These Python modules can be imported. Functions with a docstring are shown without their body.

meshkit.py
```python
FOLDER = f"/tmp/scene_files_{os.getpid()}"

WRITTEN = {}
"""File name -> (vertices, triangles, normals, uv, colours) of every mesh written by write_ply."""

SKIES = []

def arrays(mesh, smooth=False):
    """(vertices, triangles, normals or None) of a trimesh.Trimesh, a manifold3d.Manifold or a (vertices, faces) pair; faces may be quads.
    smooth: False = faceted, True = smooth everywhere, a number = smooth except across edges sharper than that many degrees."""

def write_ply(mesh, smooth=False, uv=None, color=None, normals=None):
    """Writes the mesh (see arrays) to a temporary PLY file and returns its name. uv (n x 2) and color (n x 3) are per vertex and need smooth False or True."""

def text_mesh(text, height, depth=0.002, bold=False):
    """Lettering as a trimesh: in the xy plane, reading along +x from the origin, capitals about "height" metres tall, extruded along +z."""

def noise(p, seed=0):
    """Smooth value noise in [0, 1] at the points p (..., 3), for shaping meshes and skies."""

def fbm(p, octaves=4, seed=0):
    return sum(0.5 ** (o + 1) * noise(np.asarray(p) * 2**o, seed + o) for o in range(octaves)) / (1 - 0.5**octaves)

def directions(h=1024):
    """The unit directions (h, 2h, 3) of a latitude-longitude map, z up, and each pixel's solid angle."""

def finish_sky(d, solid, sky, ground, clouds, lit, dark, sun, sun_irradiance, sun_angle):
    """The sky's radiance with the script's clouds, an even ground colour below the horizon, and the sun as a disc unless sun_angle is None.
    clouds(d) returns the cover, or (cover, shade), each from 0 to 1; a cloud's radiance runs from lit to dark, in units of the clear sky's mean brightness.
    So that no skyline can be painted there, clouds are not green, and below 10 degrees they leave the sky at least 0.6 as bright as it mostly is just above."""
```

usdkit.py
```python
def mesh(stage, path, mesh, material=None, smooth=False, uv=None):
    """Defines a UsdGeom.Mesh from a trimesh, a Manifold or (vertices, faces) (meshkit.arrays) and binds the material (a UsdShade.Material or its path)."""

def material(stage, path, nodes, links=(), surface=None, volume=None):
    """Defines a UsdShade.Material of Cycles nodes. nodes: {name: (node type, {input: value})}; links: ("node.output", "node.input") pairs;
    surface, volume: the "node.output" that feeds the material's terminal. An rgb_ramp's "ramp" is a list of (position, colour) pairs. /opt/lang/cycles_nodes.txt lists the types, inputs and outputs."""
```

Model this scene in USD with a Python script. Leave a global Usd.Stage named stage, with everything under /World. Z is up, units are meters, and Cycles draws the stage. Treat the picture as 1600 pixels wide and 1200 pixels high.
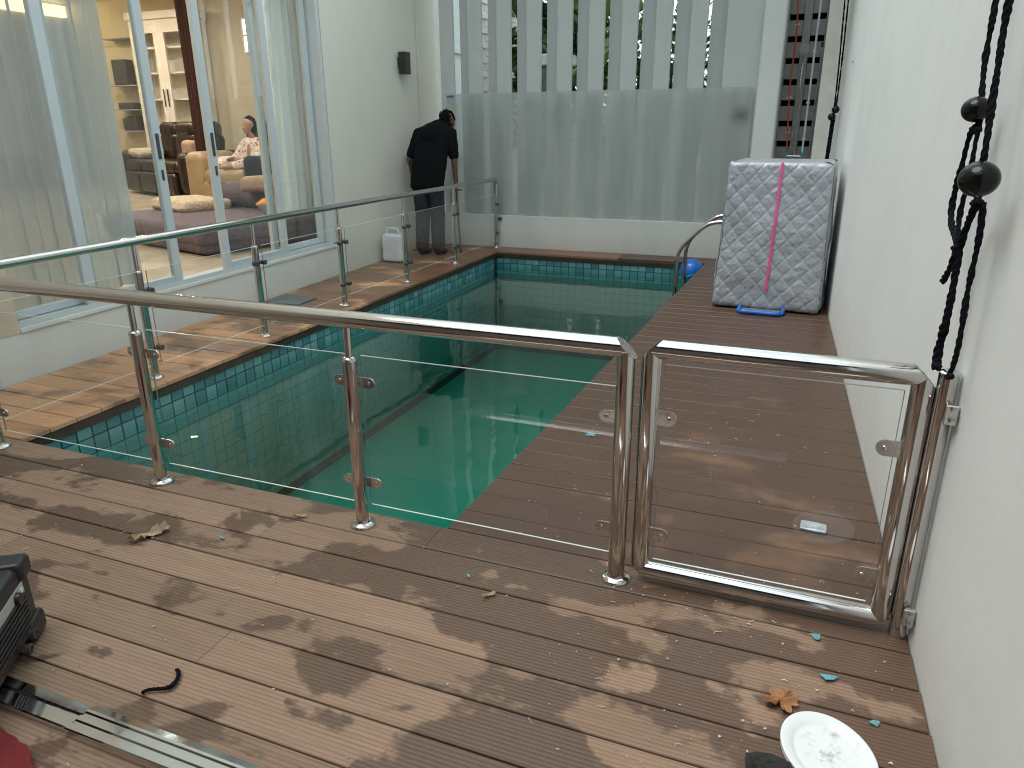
import math, random
import numpy as np, trimesh, usdkit, meshkit
import manifold3d as m3
from pxr import Usd, UsdGeom, UsdLux, UsdShade, Gf, Sdf, Vt

stage = Usd.Stage.CreateInMemory()
UsdGeom.SetStageUpAxis(stage, UsdGeom.Tokens.z)
UsdGeom.SetStageMetersPerUnit(stage, 1.0)
UsdGeom.Xform.Define(stage, '/World')
UsdGeom.Scope.Define(stage, '/World/Looks')
rng = np.random.default_rng(7)
random.seed(7)

# ------------------------------------------------------------------ camera
F_PX, YAW, PITCH, ROLL, EYE = 1134.95, -0.3764, 0.3399, -0.0062, 1.55
EXPOSURE = 2.14
cy, sy, cp, sp = math.cos(YAW), math.sin(YAW), math.cos(PITCH), math.sin(PITCH)
fw = np.array([sy * cp, cy * cp, -sp]); rt = np.array([cy, -sy, 0.0]); up = np.cross(rt, fw)
cr, sr = math.cos(ROLL), math.sin(ROLL)
rt, up = cr * rt + sr * up, -sr * rt + cr * up
cam = UsdGeom.Camera.Define(stage, '/World/camera')
mat = Gf.Matrix4d(*rt, 0, *up, 0, *(-fw), 0, 0, 0, EYE, 1)
cam.AddTransformOp().Set(mat)
cam.CreateHorizontalApertureAttr(36.0); cam.CreateVerticalApertureAttr(27.0)
cam.CreateFocalLengthAttr(36.0 * F_PX / 1600)
cam.CreateClippingRangeAttr(Gf.Vec2f(0.05, 500))
cam.CreateExposureAttr(EXPOSURE)

# ------------------------------------------------------------------ sky and sun (overcast dusk)
SUN_EL, SUN_AZ = math.radians(66), math.radians(242)      # azimuth = atan2(x, y) towards the sun
sky = UsdLux.DomeLight.Define(stage, '/World/sky')
sm = usdkit.material(stage, '/World/Looks/sky_overcast', {
    'sky': ('sky_texture', {'sky_type': 'single_scattering', 'sun_disc': False, 'sun_elevation': SUN_EL, 'sun_rotation': SUN_AZ, 'aerosol_density': 2.0}),
    'tc': ('texture_coordinate', {}),
    'n': ('noise_texture', {'scale': 2.2, 'detail': 5.0, 'roughness': 0.55}),
    'cl': ('rgb_ramp', {'ramp': [(0.3, (4.0, 4.6, 4.75)), (0.7, (5.5, 6.2, 6.35))]}),
    'mx': ('mix', {'mix_type': 'mix', 'fac': 0.93}),
    'bg': ('background_shader', {'strength': 0.07})},
    [('tc.generated', 'n.vector'), ('n.fac', 'cl.fac'), ('sky.color', 'mx.color1'), ('cl.color', 'mx.color2'), ('mx.color', 'bg.color')], surface='bg.background')
UsdShade.MaterialBindingAPI.Apply(sky.GetPrim()).Bind(sm)
sky.GetPrim().SetCustomDataByKey('kind', 'structure')
sun = UsdLux.DistantLight.Define(stage, '/World/sun')
sun.CreateNormalizeAttr(True) if hasattr(sun, 'CreateNormalizeAttr') else None
sun.CreateIntensityAttr(0.13); sun.CreateAngleAttr(40.0); sun.CreateColorAttr(Gf.Vec3f(1, .97, .92))
sd = np.array([math.cos(SUN_EL) * math.sin(SUN_AZ), math.cos(SUN_EL) * math.cos(SUN_AZ), math.sin(SUN_EL)])
zx = sd; xx = np.cross([0, 0, 1.0], zx); xx /= np.linalg.norm(xx); yx = np.cross(zx, xx)
sun.AddTransformOp().Set(Gf.Matrix4d(*xx, 0, *yx, 0, *zx, 0, 0, 0, 30, 1))

# ------------------------------------------------------------------ helpers
used = {}
def numbered(parent, name):
    k = (parent, name); n = used.get(k, -1) + 1; used[k] = n
    return f'{parent}/{name}' if n == 0 else f'{parent}/{name}_{n:03d}'
origin = {}
def tag(p, label=None, cat=None, group=None, kind=None):
    for k, v in (('label', label), ('category', cat), ('group', group), ('kind', kind)):
        if v: p.SetCustomDataByKey(k, v)
    return p
def thing(name, label, cat, loc=(0, 0, 0), group=None, kind=None, parent='/World'):
    path = numbered(str(parent.GetPath()) if not isinstance(parent, str) else parent, name)
    x = UsdGeom.Xform.Define(stage, path)
    x.AddTranslateOp().Set(Gf.Vec3d(*map(float, loc)))
    origin[path] = np.array(loc, float)
    return tag(x.GetPrim(), label, cat, group, kind)
def obj(name, mesh, mat, parent=None, smooth=False, label=None, cat=None, group=None, kind=None, loc=None):
    """One Mesh prim; mesh is given in world coordinates and is stored relative to its thing's base."""
    pp = '/World' if parent is None else str(parent.GetPath())
    path = numbered(pp, name)
    if isinstance(mesh, list): mesh = cat_(mesh)
    v, f = np.array(mesh.vertices, float), np.array(mesh.faces)
    q = pp
    while q not in origin and q.count('/') > 1: q = q.rpartition('/')[0]
    o = origin.get(q, np.zeros(3))
    own = None
    if parent is None:
        own = np.array([(v[:, 0].min() + v[:, 0].max()) / 2, (v[:, 1].min() + v[:, 1].max()) / 2, v[:, 2].min()]) if loc is None else np.array(loc, float)
        o = own
    m = usdkit.mesh(stage, path, trimesh.Trimesh(v - o, f, process=False), M[mat], smooth)
    if own is not None:
        m.AddTranslateOp().Set(Gf.Vec3d(*map(float, own))); origin[path] = own
    return tag(m.GetPrim(), label, cat, group, kind)
def copy_of(src, name, loc, label=None, group=None, rotz=0):
    path = numbered('/World', name)
    x = UsdGeom.Xform.Define(stage, path)
    x.GetPrim().GetReferences().AddInternalReference(src.GetPath())
    x.GetPrim().SetInstanceable(True)
    x.ClearXformOpOrder() if False else None
    UsdGeom.XformCommonAPI(x)
    x.GetPrim().GetAttribute('xformOp:translate').Set(Gf.Vec3d(*map(float, loc)))
    d = src.GetCustomData()
    return tag(x.GetPrim(), label or d.get('label'), d.get('category'), group or d.get('group'))
def cat_(ms): return ms[0] if len(ms) == 1 else trimesh.util.concatenate(ms)
def box(x0, x1, y0, y1, z0, z1, b=0.0):
    if b <= 0:
        m = trimesh.creation.box((x1 - x0, y1 - y0, z1 - z0)); m.apply_translation(((x0 + x1) / 2, (y0 + y1) / 2, (z0 + z1) / 2)); return m
    P = []
    for X, sx in ((x0, 1), (x1, -1)):
        for Y, sy_ in ((y0, 1), (y1, -1)):
            for Z, sz in ((z0, 1), (z1, -1)):
                P += [(X + sx * b, Y + sy_ * b, Z), (X + sx * b, Y, Z + sz * b), (X, Y + sy_ * b, Z + sz * b)]
    return trimesh.convex.convex_hull(np.array(P))
def rbox(x0, x1, y0, y1, z0, z1, r, seg=16):
    s = m3.Manifold.sphere(r, seg)
    ms = [s.translate((x, y, z)) for x in (x0 + r, x1 - r) for y in (y0 + r, y1 - r) for z in (z0 + r, z1 - r)]
    return man(m3.Manifold.batch_hull(ms))
def man(m):
    k = m.to_mesh(); return trimesh.Trimesh(np.array(k.vert_properties[:, :3]), np.array(k.tri_verts), process=False)
def sweep(path, r, n=12, caps=True, closed=False):
    P = np.array(path, float); R = np.broadcast_to(np.asarray(r, float), (len(P),))
    T = np.gradient(P, axis=0) if not closed else np.roll(P, -1, 0) - np.roll(P, 1, 0)
    T /= np.linalg.norm(T, axis=1, keepdims=True)
    a = np.array([0, 0, 1.0]) if abs(T[0][2]) < .9 else np.array([1.0, 0, 0])
    U = np.cross(T[0], a); U /= np.linalg.norm(U); V, F = [], []
    th = np.arange(n) / n * 2 * np.pi
    for i in range(len(P)):
        U = U - T[i] * (U @ T[i]); U /= np.linalg.norm(U); W = np.cross(T[i], U)
        V.append(P[i] + R[i] * (np.cos(th)[:, None] * U + np.sin(th)[:, None] * W))
    V = np.concatenate(V); L = len(P)
    for i in range(L if closed else L - 1):
        for j in range(n):
            a0, b0 = i * n + j, i * n + (j + 1) % n
            a1, b1 = ((i + 1) % L) * n + j, ((i + 1) % L) * n + (j + 1) % n
            F += [(a0, b0, b1), (a0, b1, a1)]
    if caps and not closed:
        c0, c1 = len(V), len(V) + 1
        V = np.vstack([V, P[0], P[-1]])
        for j in range(n):
            F += [(c0, (j + 1) % n, j), (c1, (L - 1) * n + j, (L - 1) * n + (j + 1) % n)]
    return trimesh.Trimesh(V, F, process=False)
def spline(pts, n=40):
    from scipy.interpolate import CubicSpline
    P = np.array(pts, float); t = np.r_[0, np.cumsum(np.linalg.norm(np.diff(P, axis=0), axis=1))]
    return CubicSpline(t, P)(np.linspace(0, t[-1], n))
def fillet(pts, rad, n=7):
    """polyline with rounded corners"""
    P = np.array(pts, float); out = [P[0]]
    for i in range(1, len(P) - 1):
        a, b, c = P[i - 1], P[i], P[i + 1]
        u, w = (a - b) / np.linalg.norm(a - b), (c - b) / np.linalg.norm(c - b)
        p0, p1 = b + u * rad, b + w * rad
        for t in np.linspace(0, 1, n): out.append((1 - t) ** 2 * p0 + 2 * t * (1 - t) * b + t * t * p1)
    out.append(P[-1]); return np.array(out)
def lathe(prof, c=(0, 0, 0), n=24, axis=None):
    """prof: (radius, height) list, turned about z at c"""
    m = trimesh.creation.revolve(np.array(prof, float), sections=n)
    if axis is not None:
        m.apply_transform(trimesh.geometry.align_vectors([0, 0, 1], axis))
    m.apply_translation(c); return m
def cyl(p0, p1, r, n=16): return sweep([p0, p1], r, n)
def rod(p0, p1, r, n=20, m0=None, m1=None):
    """tube with mitred ends: m0, m1 are the normals of the mitre planes at p0 and p1"""
    p0, p1 = np.array(p0, float), np.array(p1, float); t = p1 - p0; t /= np.linalg.norm(t)
    a = np.array([0, 0, 1.0]) if abs(t[2]) < .9 else np.array([1.0, 0, 0])
    u = np.cross(t, a); u /= np.linalg.norm(u); w = np.cross(t, u); th = np.arange(n) / n * 2 * np.pi
    o = r * (np.cos(th)[:, None] * u + np.sin(th)[:, None] * w); V = []
    for p, mm in ((p0, m0), (p1, m1)):
        q = p + o
        if mm is not None:
            mm = np.array(mm, float); q = q - np.outer((o @ mm) / (t @ mm), t)
        V.append(q)
    V = np.vstack(V + [p0[None], p1[None]]); F = []
    for j in range(n):
        k = (j + 1) % n
        F += [(j, k, n + k), (j, n + k, n + j), (2 * n, k, j), (2 * n + 1, n + j, n + k)]
    return trimesh.Trimesh(V, F, process=False)
def prism(poly, h, z=0):
    from shapely.geometry import Polygon
    m = trimesh.creation.extrude_polygon(Polygon(poly), h, engine='earcut'); m.apply_translation((0, 0, z)); return m
def shear(m, k, y0, x0):
    m = m.copy() if hasattr(m, 'copy') else m
    v = np.array(m.vertices); v[:, 0] += x0 + k * (v[:, 1] - y0); m.vertices = v; return m
def LH(m):   # local (x = outward offset from house front, y, z) -> world
    return shear(m, -0.0397, 2.5, -4.6)
def lhx(y, off=0.0): return -4.6 - 0.0397 * (y - 2.5) + off
def RH(m): return shear(m, -0.038, 0.0, 0.555)
def rhx(y, off=0.0): return 0.555 - 0.038 * y + off
def bump_mesh(m, amp, scale, seed=0):
    v = np.array(m.vertices); n = meshkit.fbm(v * scale, 3, seed) - .5
    vn = trimesh.Trimesh(v, m.faces, process=False).vertex_normals
    return trimesh.Trimesh(v + vn * (n * 2 * amp)[:, None], m.faces, process=False)
def subdiv(m, n):
    v, f = np.array(m.vertices), np.array(m.faces)
    for _ in range(n): v, f = trimesh.remesh.subdivide(v, f)
    return trimesh.Trimesh(v, f, process=False)
def rot(m, ang, axis=(0, 0, 1), c=(0, 0, 0)):
    m = m.copy(); m.apply_transform(trimesh.transformations.rotation_matrix(ang, axis, c)); return m

# ------------------------------------------------------------------ materials
M = {}
def mk(name, nodes, links=(), surface='p.BSDF', volume=None):
    M[name] = usdkit.material(stage, '/World/Looks/' + name, nodes, links, surface=surface, volume=volume)
def plain(name, col, rough=.5, metal=0.0, var=.08, scale=6.0, bump=0.0, bscale=60.0, **kw):
    """principled with gentle noise in colour and roughness and optional fine relief"""
    c = np.array(col, float)
    nodes = {'g': ('geometry', {}), 'oi': ('object_info', {}),
             'n': ('noise_texture', {'scale': scale, 'detail': 5.0, 'roughness': .6}),
             'r': ('rgb_ramp', {'ramp': [(.25, tuple(c * (1 - var))), (.75, tuple(np.minimum(c * (1 + var), .95)))]}),
             'rr': ('map_range', {'from_min': .2, 'from_max': .8, 'to_min': max(rough - .08, .02), 'to_max': min(rough + .08, 1)}),
             'p': ('principled_bsdf', {'metallic': metal, **kw})}
    links = [('g.position', 'n.vector'), ('n.fac', 'r.fac'), ('r.color', 'p.base_color'), ('n.fac', 'rr.value'), ('rr.result', 'p.roughness')]
    if bump > 0:
        nodes['n2'] = ('noise_texture', {'scale': bscale, 'detail': 4.0})
        nodes['b'] = ('bump', {'strength': 1.0, 'distance': bump})
        links += [('g.position', 'n2.vector'), ('n2.fac', 'b.height'), ('b.normal', 'p.normal')]
    mk(name, nodes, links)

# plaster walls with faint dirt running up from the foot
def plaster(name, col, dirt, foot=.5):
    mk(name, {'g': ('geometry', {}), 's': ('separate_xyz', {}),
        'n': ('noise_texture', {'scale': 1.3, 'detail': 6.0, 'roughness': .65}),
        'n2': ('noise_texture', {'scale': 90.0, 'detail': 3.0}),
        'n3': ('noise_texture', {'scale': 5.0, 'detail': 6.0, 'roughness': .7}),
        'f': ('map_range', {'from_min': 0.0, 'from_max': foot, 'to_min': .45, 'to_max': 0.0, 'clamp': True}),
        'm1': ('math', {'math_type': 'multiply'}),
        'r': ('rgb_ramp', {'ramp': [(.25, tuple(np.array(col) * .94)), (.75, tuple(np.array(col) * 1.03))]}),
        'mx': ('mix', {'color2': dirt}), 'ms': ('mapping', {'scale': (3.2, 3.2, .4)}), 'nst': ('noise_texture', {'scale': 1.0, 'detail': 6.0, 'roughness': .65}),
        'st': ('map_range', {'from_min': .52, 'from_max': .8, 'to_min': 0.0, 'to_max': .16, 'clamp': True}), 'mx2': ('mix', {'color2': dirt}),
        'nt': ('noise_texture', {'scale': 3.2, 'detail': 3.0}), 'bh': ('math', {'math_type': 'multiply_add', 'value2': 2.5}),
        'b': ('bump', {'strength': .5, 'distance': .0008}),
        'p': ('principled_bsdf', {'roughness': .6, 'specular_ior_level': .3})},
       [('g.position', 's.vector'), ('g.position', 'n.vector'), ('g.position', 'n2.vector'), ('g.position', 'n3.vector'), ('s.z', 'f.value'),
        ('f.result', 'm1.value1'), ('n3.fac', 'm1.value2'), ('n.fac', 'r.fac'), ('r.color', 'mx.color1'), ('m1.value', 'mx.fac'),
        ('g.position', 'ms.vector'), ('ms.vector', 'nst.vector'), ('nst.fac', 'st.value'), ('st.result', 'mx2.fac'), ('mx.color', 'mx2.color1'), ('g.position', 'nt.vector'), ('nt.fac', 'bh.value1'), ('n2.fac', 'bh.value3'),
        ('mx2.color', 'p.base_color'), ('bh.value', 'b.height'), ('b.normal', 'p.normal')])
plaster('plaster_white', (.73, .755, .75), (.33, .30, .25), .45)
plaster('plaster_cream', (.655, .64, .565), (.30, .27, .22), .5)
plaster('plaster_low', (.66, .665, .635), (.30, .28, .24), .25)
plaster('slat_paint', (.585, .615, .605), (.3, .3, .28), .2)
plaster('room_paint', (.62, .56, .42), (.4, .35, .25), .3)
plain('mauve_paint', (.33, .29, .28), .8)
plain('beige_tile', (.55, .46, .36), .35, var=.1, scale=3)
plain('room_floor', (.56, .49, .38), .22, var=.06, scale=2)
plain('ground', (.22, .2, .17), .9, var=.25, scale=3)
plain('steel', (.61, .595, .58), .07, 1.0, var=.06, scale=25)
plain('steel_satin', (.60, .59, .57), .24, 1.0, var=.08, scale=30)
plain('dark_metal', (.10, .10, .10), .35, .6)
plain('black_plastic', (.012, .012, .013), .38, bump=.0008, bscale=150)
plain('black_metal', (.02, .02, .02), .35)
plain('white_knob', (.62, .60, .56), .3)
plain('alu_frame', (.50, .545, .56), .42, var=.04)
plain('white_paint', (.72, .70, .62), .45)
plain('cream_white', (.74, .73, .66), .5)
plain('white_plastic', (.72, .74, .76), .3)
plain('red_hose', (.55, .06, .04), .35)
plain('teal_plastic', (.02, .42, .45), .35)
plain('grey_panel', (.36, .38, .375), .5, .1, var=.12)
plain('soffit_wood', (.075, .05, .035), .6, var=.2)
plain('dark_void', (.02, .02, .02), .9)
plain('rope_black', (.0045, .0045, .0075), .85, bump=.002, bscale=220, specular_ior_level=.15)
plain('bead_black', (.004, .004, .005), .10, var=.02, specular_ior_level=.28)
plain('leather_brown', (.022, .013, .010), .32, var=.2, bump=.003, bscale=14)
plain('leather_beige', (.34, .26, .15), .42, var=.1, bump=.003, bscale=14)
plain('brown_cloth', (.055, .022, .014), .85, var=.2)
plain('purple_cloth', (.135, .11, .135), .9, var=.25, scale=14, bump=.008, bscale=30)
plain('tan_cloth', (.42, .30, .22), .9, var=.2, scale=14, bump=.005)
plain('cream_fluff', (.55, .48, .36), .95, var=.25, scale=25, bump=.02, bscale=40)
plain('navy_cloth', (.012, .018, .03), .9, bump=.004)
plain('orange_snack', (.65, .26, .04), .6, var=.3, scale=40)
plain('bowl_glass', (.6, .6, .6), .15)
plain('shirt_black', (.006, .006, .008), .9, var=.2, bump=.006, bscale=18, specular_ior_level=.15)
plain('jeans_dark', (.018, .022, .032), .85, var=.25, bump=.005, bscale=25)
plain('skin', (.13, .066, .042), .5, var=.1, scale=20)
plain('skin_light', (.36, .21, .14), .5, var=.1, scale=20)
plain('hair', (.006, .005, .005), .85, var=.3, scale=60, bump=.004, bscale=160, specular_ior_level=.12)
mk('floral_cloth', {'g': ('geometry', {}), 'v': ('voronoi_texture', {'scale': 16.0}), 'n': ('noise_texture', {'scale': 24.0, 'detail': 4.0}), 'r': ('rgb_ramp', {'ramp': [(.18, (.30, .075, .07)), (.30, (.52, .33, .30)), (.42, (.66, .60, .56))]}), 'p': ('principled_bsdf', {'roughness': .9})},
   [('g.position', 'v.vector'), ('v.distance', 'r.fac'), ('r.color', 'p.base_color')])
plain('ball_blue', (.01, .16, .62), .22, var=.05)
plain('blue_plastic', (.01, .13, .55), .35)
plain('pink_tape', (.62, .09, .26), .5, var=.1, scale=40)
plain('mat_grey', (.13, .15, .16), .6, var=.2)
plain('trim_dark', (.035, .022, .016), .4, var=.3, scale=12)
plain('grout', (.02, .055, .065), .7)
plain('leaf_brown', (.30, .14, .055), .8, var=.35, scale=60)
plain('leaf_pale', (.42, .31, .20), .8, var=.3, scale=60)
plain('paper_bit', (.55, .52, .46), .8, var=.3, scale=60)
plain('tape_cyan', (.12, .31, .36), .6, var=.45, scale=90)
plain('chip_wood', (.38, .30, .22), .8, var=.4, scale=60)
plain('foil_grey', (.46, .50, .55), .3, .5, var=.35, scale=40)
plain('red_cloth', (.15, .010, .012), .9, var=.2, bump=.006, bscale=60)
plain('sponge_dark', (.02, .022, .02), .95, var=.5, scale=40, bump=.01, bscale=80)
plain('sticker_blue', (.03, .16, .36), .5)
plain('brick_white', (.68, .66, .60), .8, var=.1, scale=8)
plain('bark', (.09, .065, .045), .9, var=.3, bump=.01)
plain('silver_tape', (.6, .62, .64), .35, .3)
plain('wire_pale', (.62, .6, .55), .5)
plain('shelf_item', (.06, .055, .05), .6)

# emitters of the lit room
mk('cove_glow', {'e': ('emission', {'color': (1, .72, .32), 'strength': 2.6})}, surface='e.emission')
mk('lamp_glow', {'e': ('emission', {'color': (1, .92, .82), 'strength': 150.0})}, surface='e.emission')
mk('window_glow', {'e': ('emission', {'color': (.85, .95, 1), 'strength': 1.1})}, surface='e.emission')

# glass
def glass(name, tint, rough=.0, ior=1.5, dirt=.0):
    mk(name, {'f': ('fresnel', {'IOR': ior}), 'bf': ('math', {'math_type': 'subtract', 'value1': 1.0}), 'fm': ('math', {'math_type': 'multiply'}), 't': ('transparent_bsdf', {'color': tint}), 'gl': ('glossy_bsdf', {'color': (1, 1, 1), 'roughness': rough}),
              'd': ('diffuse_bsdf', {'color': (.7, .7, .7)}), 'g': ('geometry', {}), 'n': ('noise_texture', {'scale': 3.0, 'detail': 6.0, 'roughness': .7}),
              'dr': ('map_range', {'from_min': .45, 'from_max': .8, 'to_min': dirt * .3, 'to_max': dirt, 'clamp': True}),
              'm': ('mix_closure', {}), 'm2': ('mix_closure', {})},
       [('g.backfacing', 'bf.value2'), ('f.fac', 'fm.value1'), ('bf.value', 'fm.value2'), ('fm.value', 'm.fac'), ('t.BSDF', 'm.closure1'), ('gl.BSDF', 'm.closure2'), ('g.position', 'n.vector'), ('n.fac', 'dr.value'),
        ('dr.result', 'm2.fac'), ('m.closure', 'm2.closure1'), ('d.BSDF', 'm2.closure2')], surface='m2.closure')
glass('glass_clear', (.99, .997, .993), dirt=.007)
glass('glass_door', (.955, .98, .975), dirt=.03, ior=1.6)
plain('glass_edge', (.72, .80, .77), .25, var=.05)
plain('glass_side', (.20, .26, .24), .15, var=.05)
mk('water', {'f': ('fresnel', {'IOR': 1.33}), 'bf': ('math', {'math_type': 'subtract', 'value1': 1.0}), 'fm': ('math', {'math_type': 'multiply'}), 't': ('transparent_bsdf', {'color': (.93, .985, .97)}), 'gl': ('glossy_bsdf', {'color': (1, 1, 1), 'roughness': .0}),
             'g': ('geometry', {}), 'n': ('noise_texture', {'scale': 1.7, 'detail': 3.0}), 'b': ('bump', {'strength': .4, 'distance': .010}), 'm': ('mix_closure', {}),
             'v': ('absorption_volume', {'color': (.01, .64, .53), 'density': .72})},
   [('g.backfacing', 'bf.value2'), ('f.fac', 'fm.value1'), ('bf.value', 'fm.value2'), ('fm.value', 'm.fac'), ('t.BSDF', 'm.closure1'), ('gl.BSDF', 'm.closure2'), ('g.position', 'n.vector'), ('n.fac', 'b.height'), ('b.normal', 'gl.normal')],
   surface='m.closure', volume='v.volume')
# frosted, dirty plastic sheet
mk('frosted_sheet', {'g': ('geometry', {}), 'n': ('noise_texture', {'scale': 1.6, 'detail': 6.0, 'roughness': .7}),
        'mp': ('mapping', {'scale': (4.0, 4.0, .5)}), 'n2': ('noise_texture', {'scale': 2.0, 'detail': 4.0}),
        'vd': ('vector_math', {'math_type': 'distance', 'vector2': (-.80, 9.35, 1.66)}),
        'vr': ('map_range', {'from_min': .02, 'from_max': .16, 'to_min': 1.0, 'to_max': 0.0, 'clamp': True}),
        'vm': ('math', {'math_type': 'multiply'}), 'mxc': ('mix', {'color2': (.10, .10, .10)}),
        'r': ('rgb_ramp', {'ramp': [(.3, (.62, .65, .64)), (.6, (.72, .75, .74))]}),
        't': ('transparent_bsdf', {'color': (.95, .97, .96)}), 'd': ('diffuse_bsdf', {}), 'tl': ('translucent_bsdf', {}), 'gl': ('glossy_bsdf', {'roughness': .22}),
        'fr': ('fresnel', {'IOR': 1.3}), 'mr': ('map_range', {'from_min': .3, 'from_max': .7, 'to_min': .40, 'to_max': .56}),
        'a': ('mix_closure', {'fac': .35}), 'b': ('mix_closure', {}), 'c': ('mix_closure', {})},
   [('g.position', 'n.vector'), ('g.position', 'mp.vector'), ('mp.vector', 'n2.vector'), ('n2.fac', 'r.fac'), ('g.position', 'vd.vector1'), ('vd.value', 'vr.value'),
    ('vr.result', 'vm.value1'), ('n.fac', 'vm.value2'), ('vm.value', 'mxc.fac'), ('r.color', 'mxc.color1'), ('mxc.color', 'd.color'), ('mxc.color', 'tl.color'),
    ('d.BSDF', 'a.closure1'), ('tl.BSDF', 'a.closure2'), ('n.fac', 'mr.value'), ('mr.result', 'b.fac'), ('t.BSDF', 'b.closure1'), ('a.closure', 'b.closure2'),
    ('fr.fac', 'c.fac'), ('b.closure', 'c.closure1'), ('gl.BSDF', 'c.closure2')], surface='c.closure')
# sheer curtains
def sheer(name, col, trans):
    mk(name, {'t': ('transparent_bsdf', {'color': (.95, .96, .95)}), 'd': ('diffuse_bsdf', {'color': col}), 'tl': ('translucent_bsdf', {'color': col}),
              'a': ('mix_closure', {'fac': .25}), 'b': ('mix_closure', {'fac': 1 - trans})},
       [('d.BSDF', 'a.closure1'), ('tl.BSDF', 'a.closure2'), ('t.BSDF', 'b.closure1'), ('a.closure', 'b.closure2')], surface='b.closure')
sheer('sheer_pale', (.56, .63, .67), .44)
sheer('sheer_white', (.86, .91, .92), .10)

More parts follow.
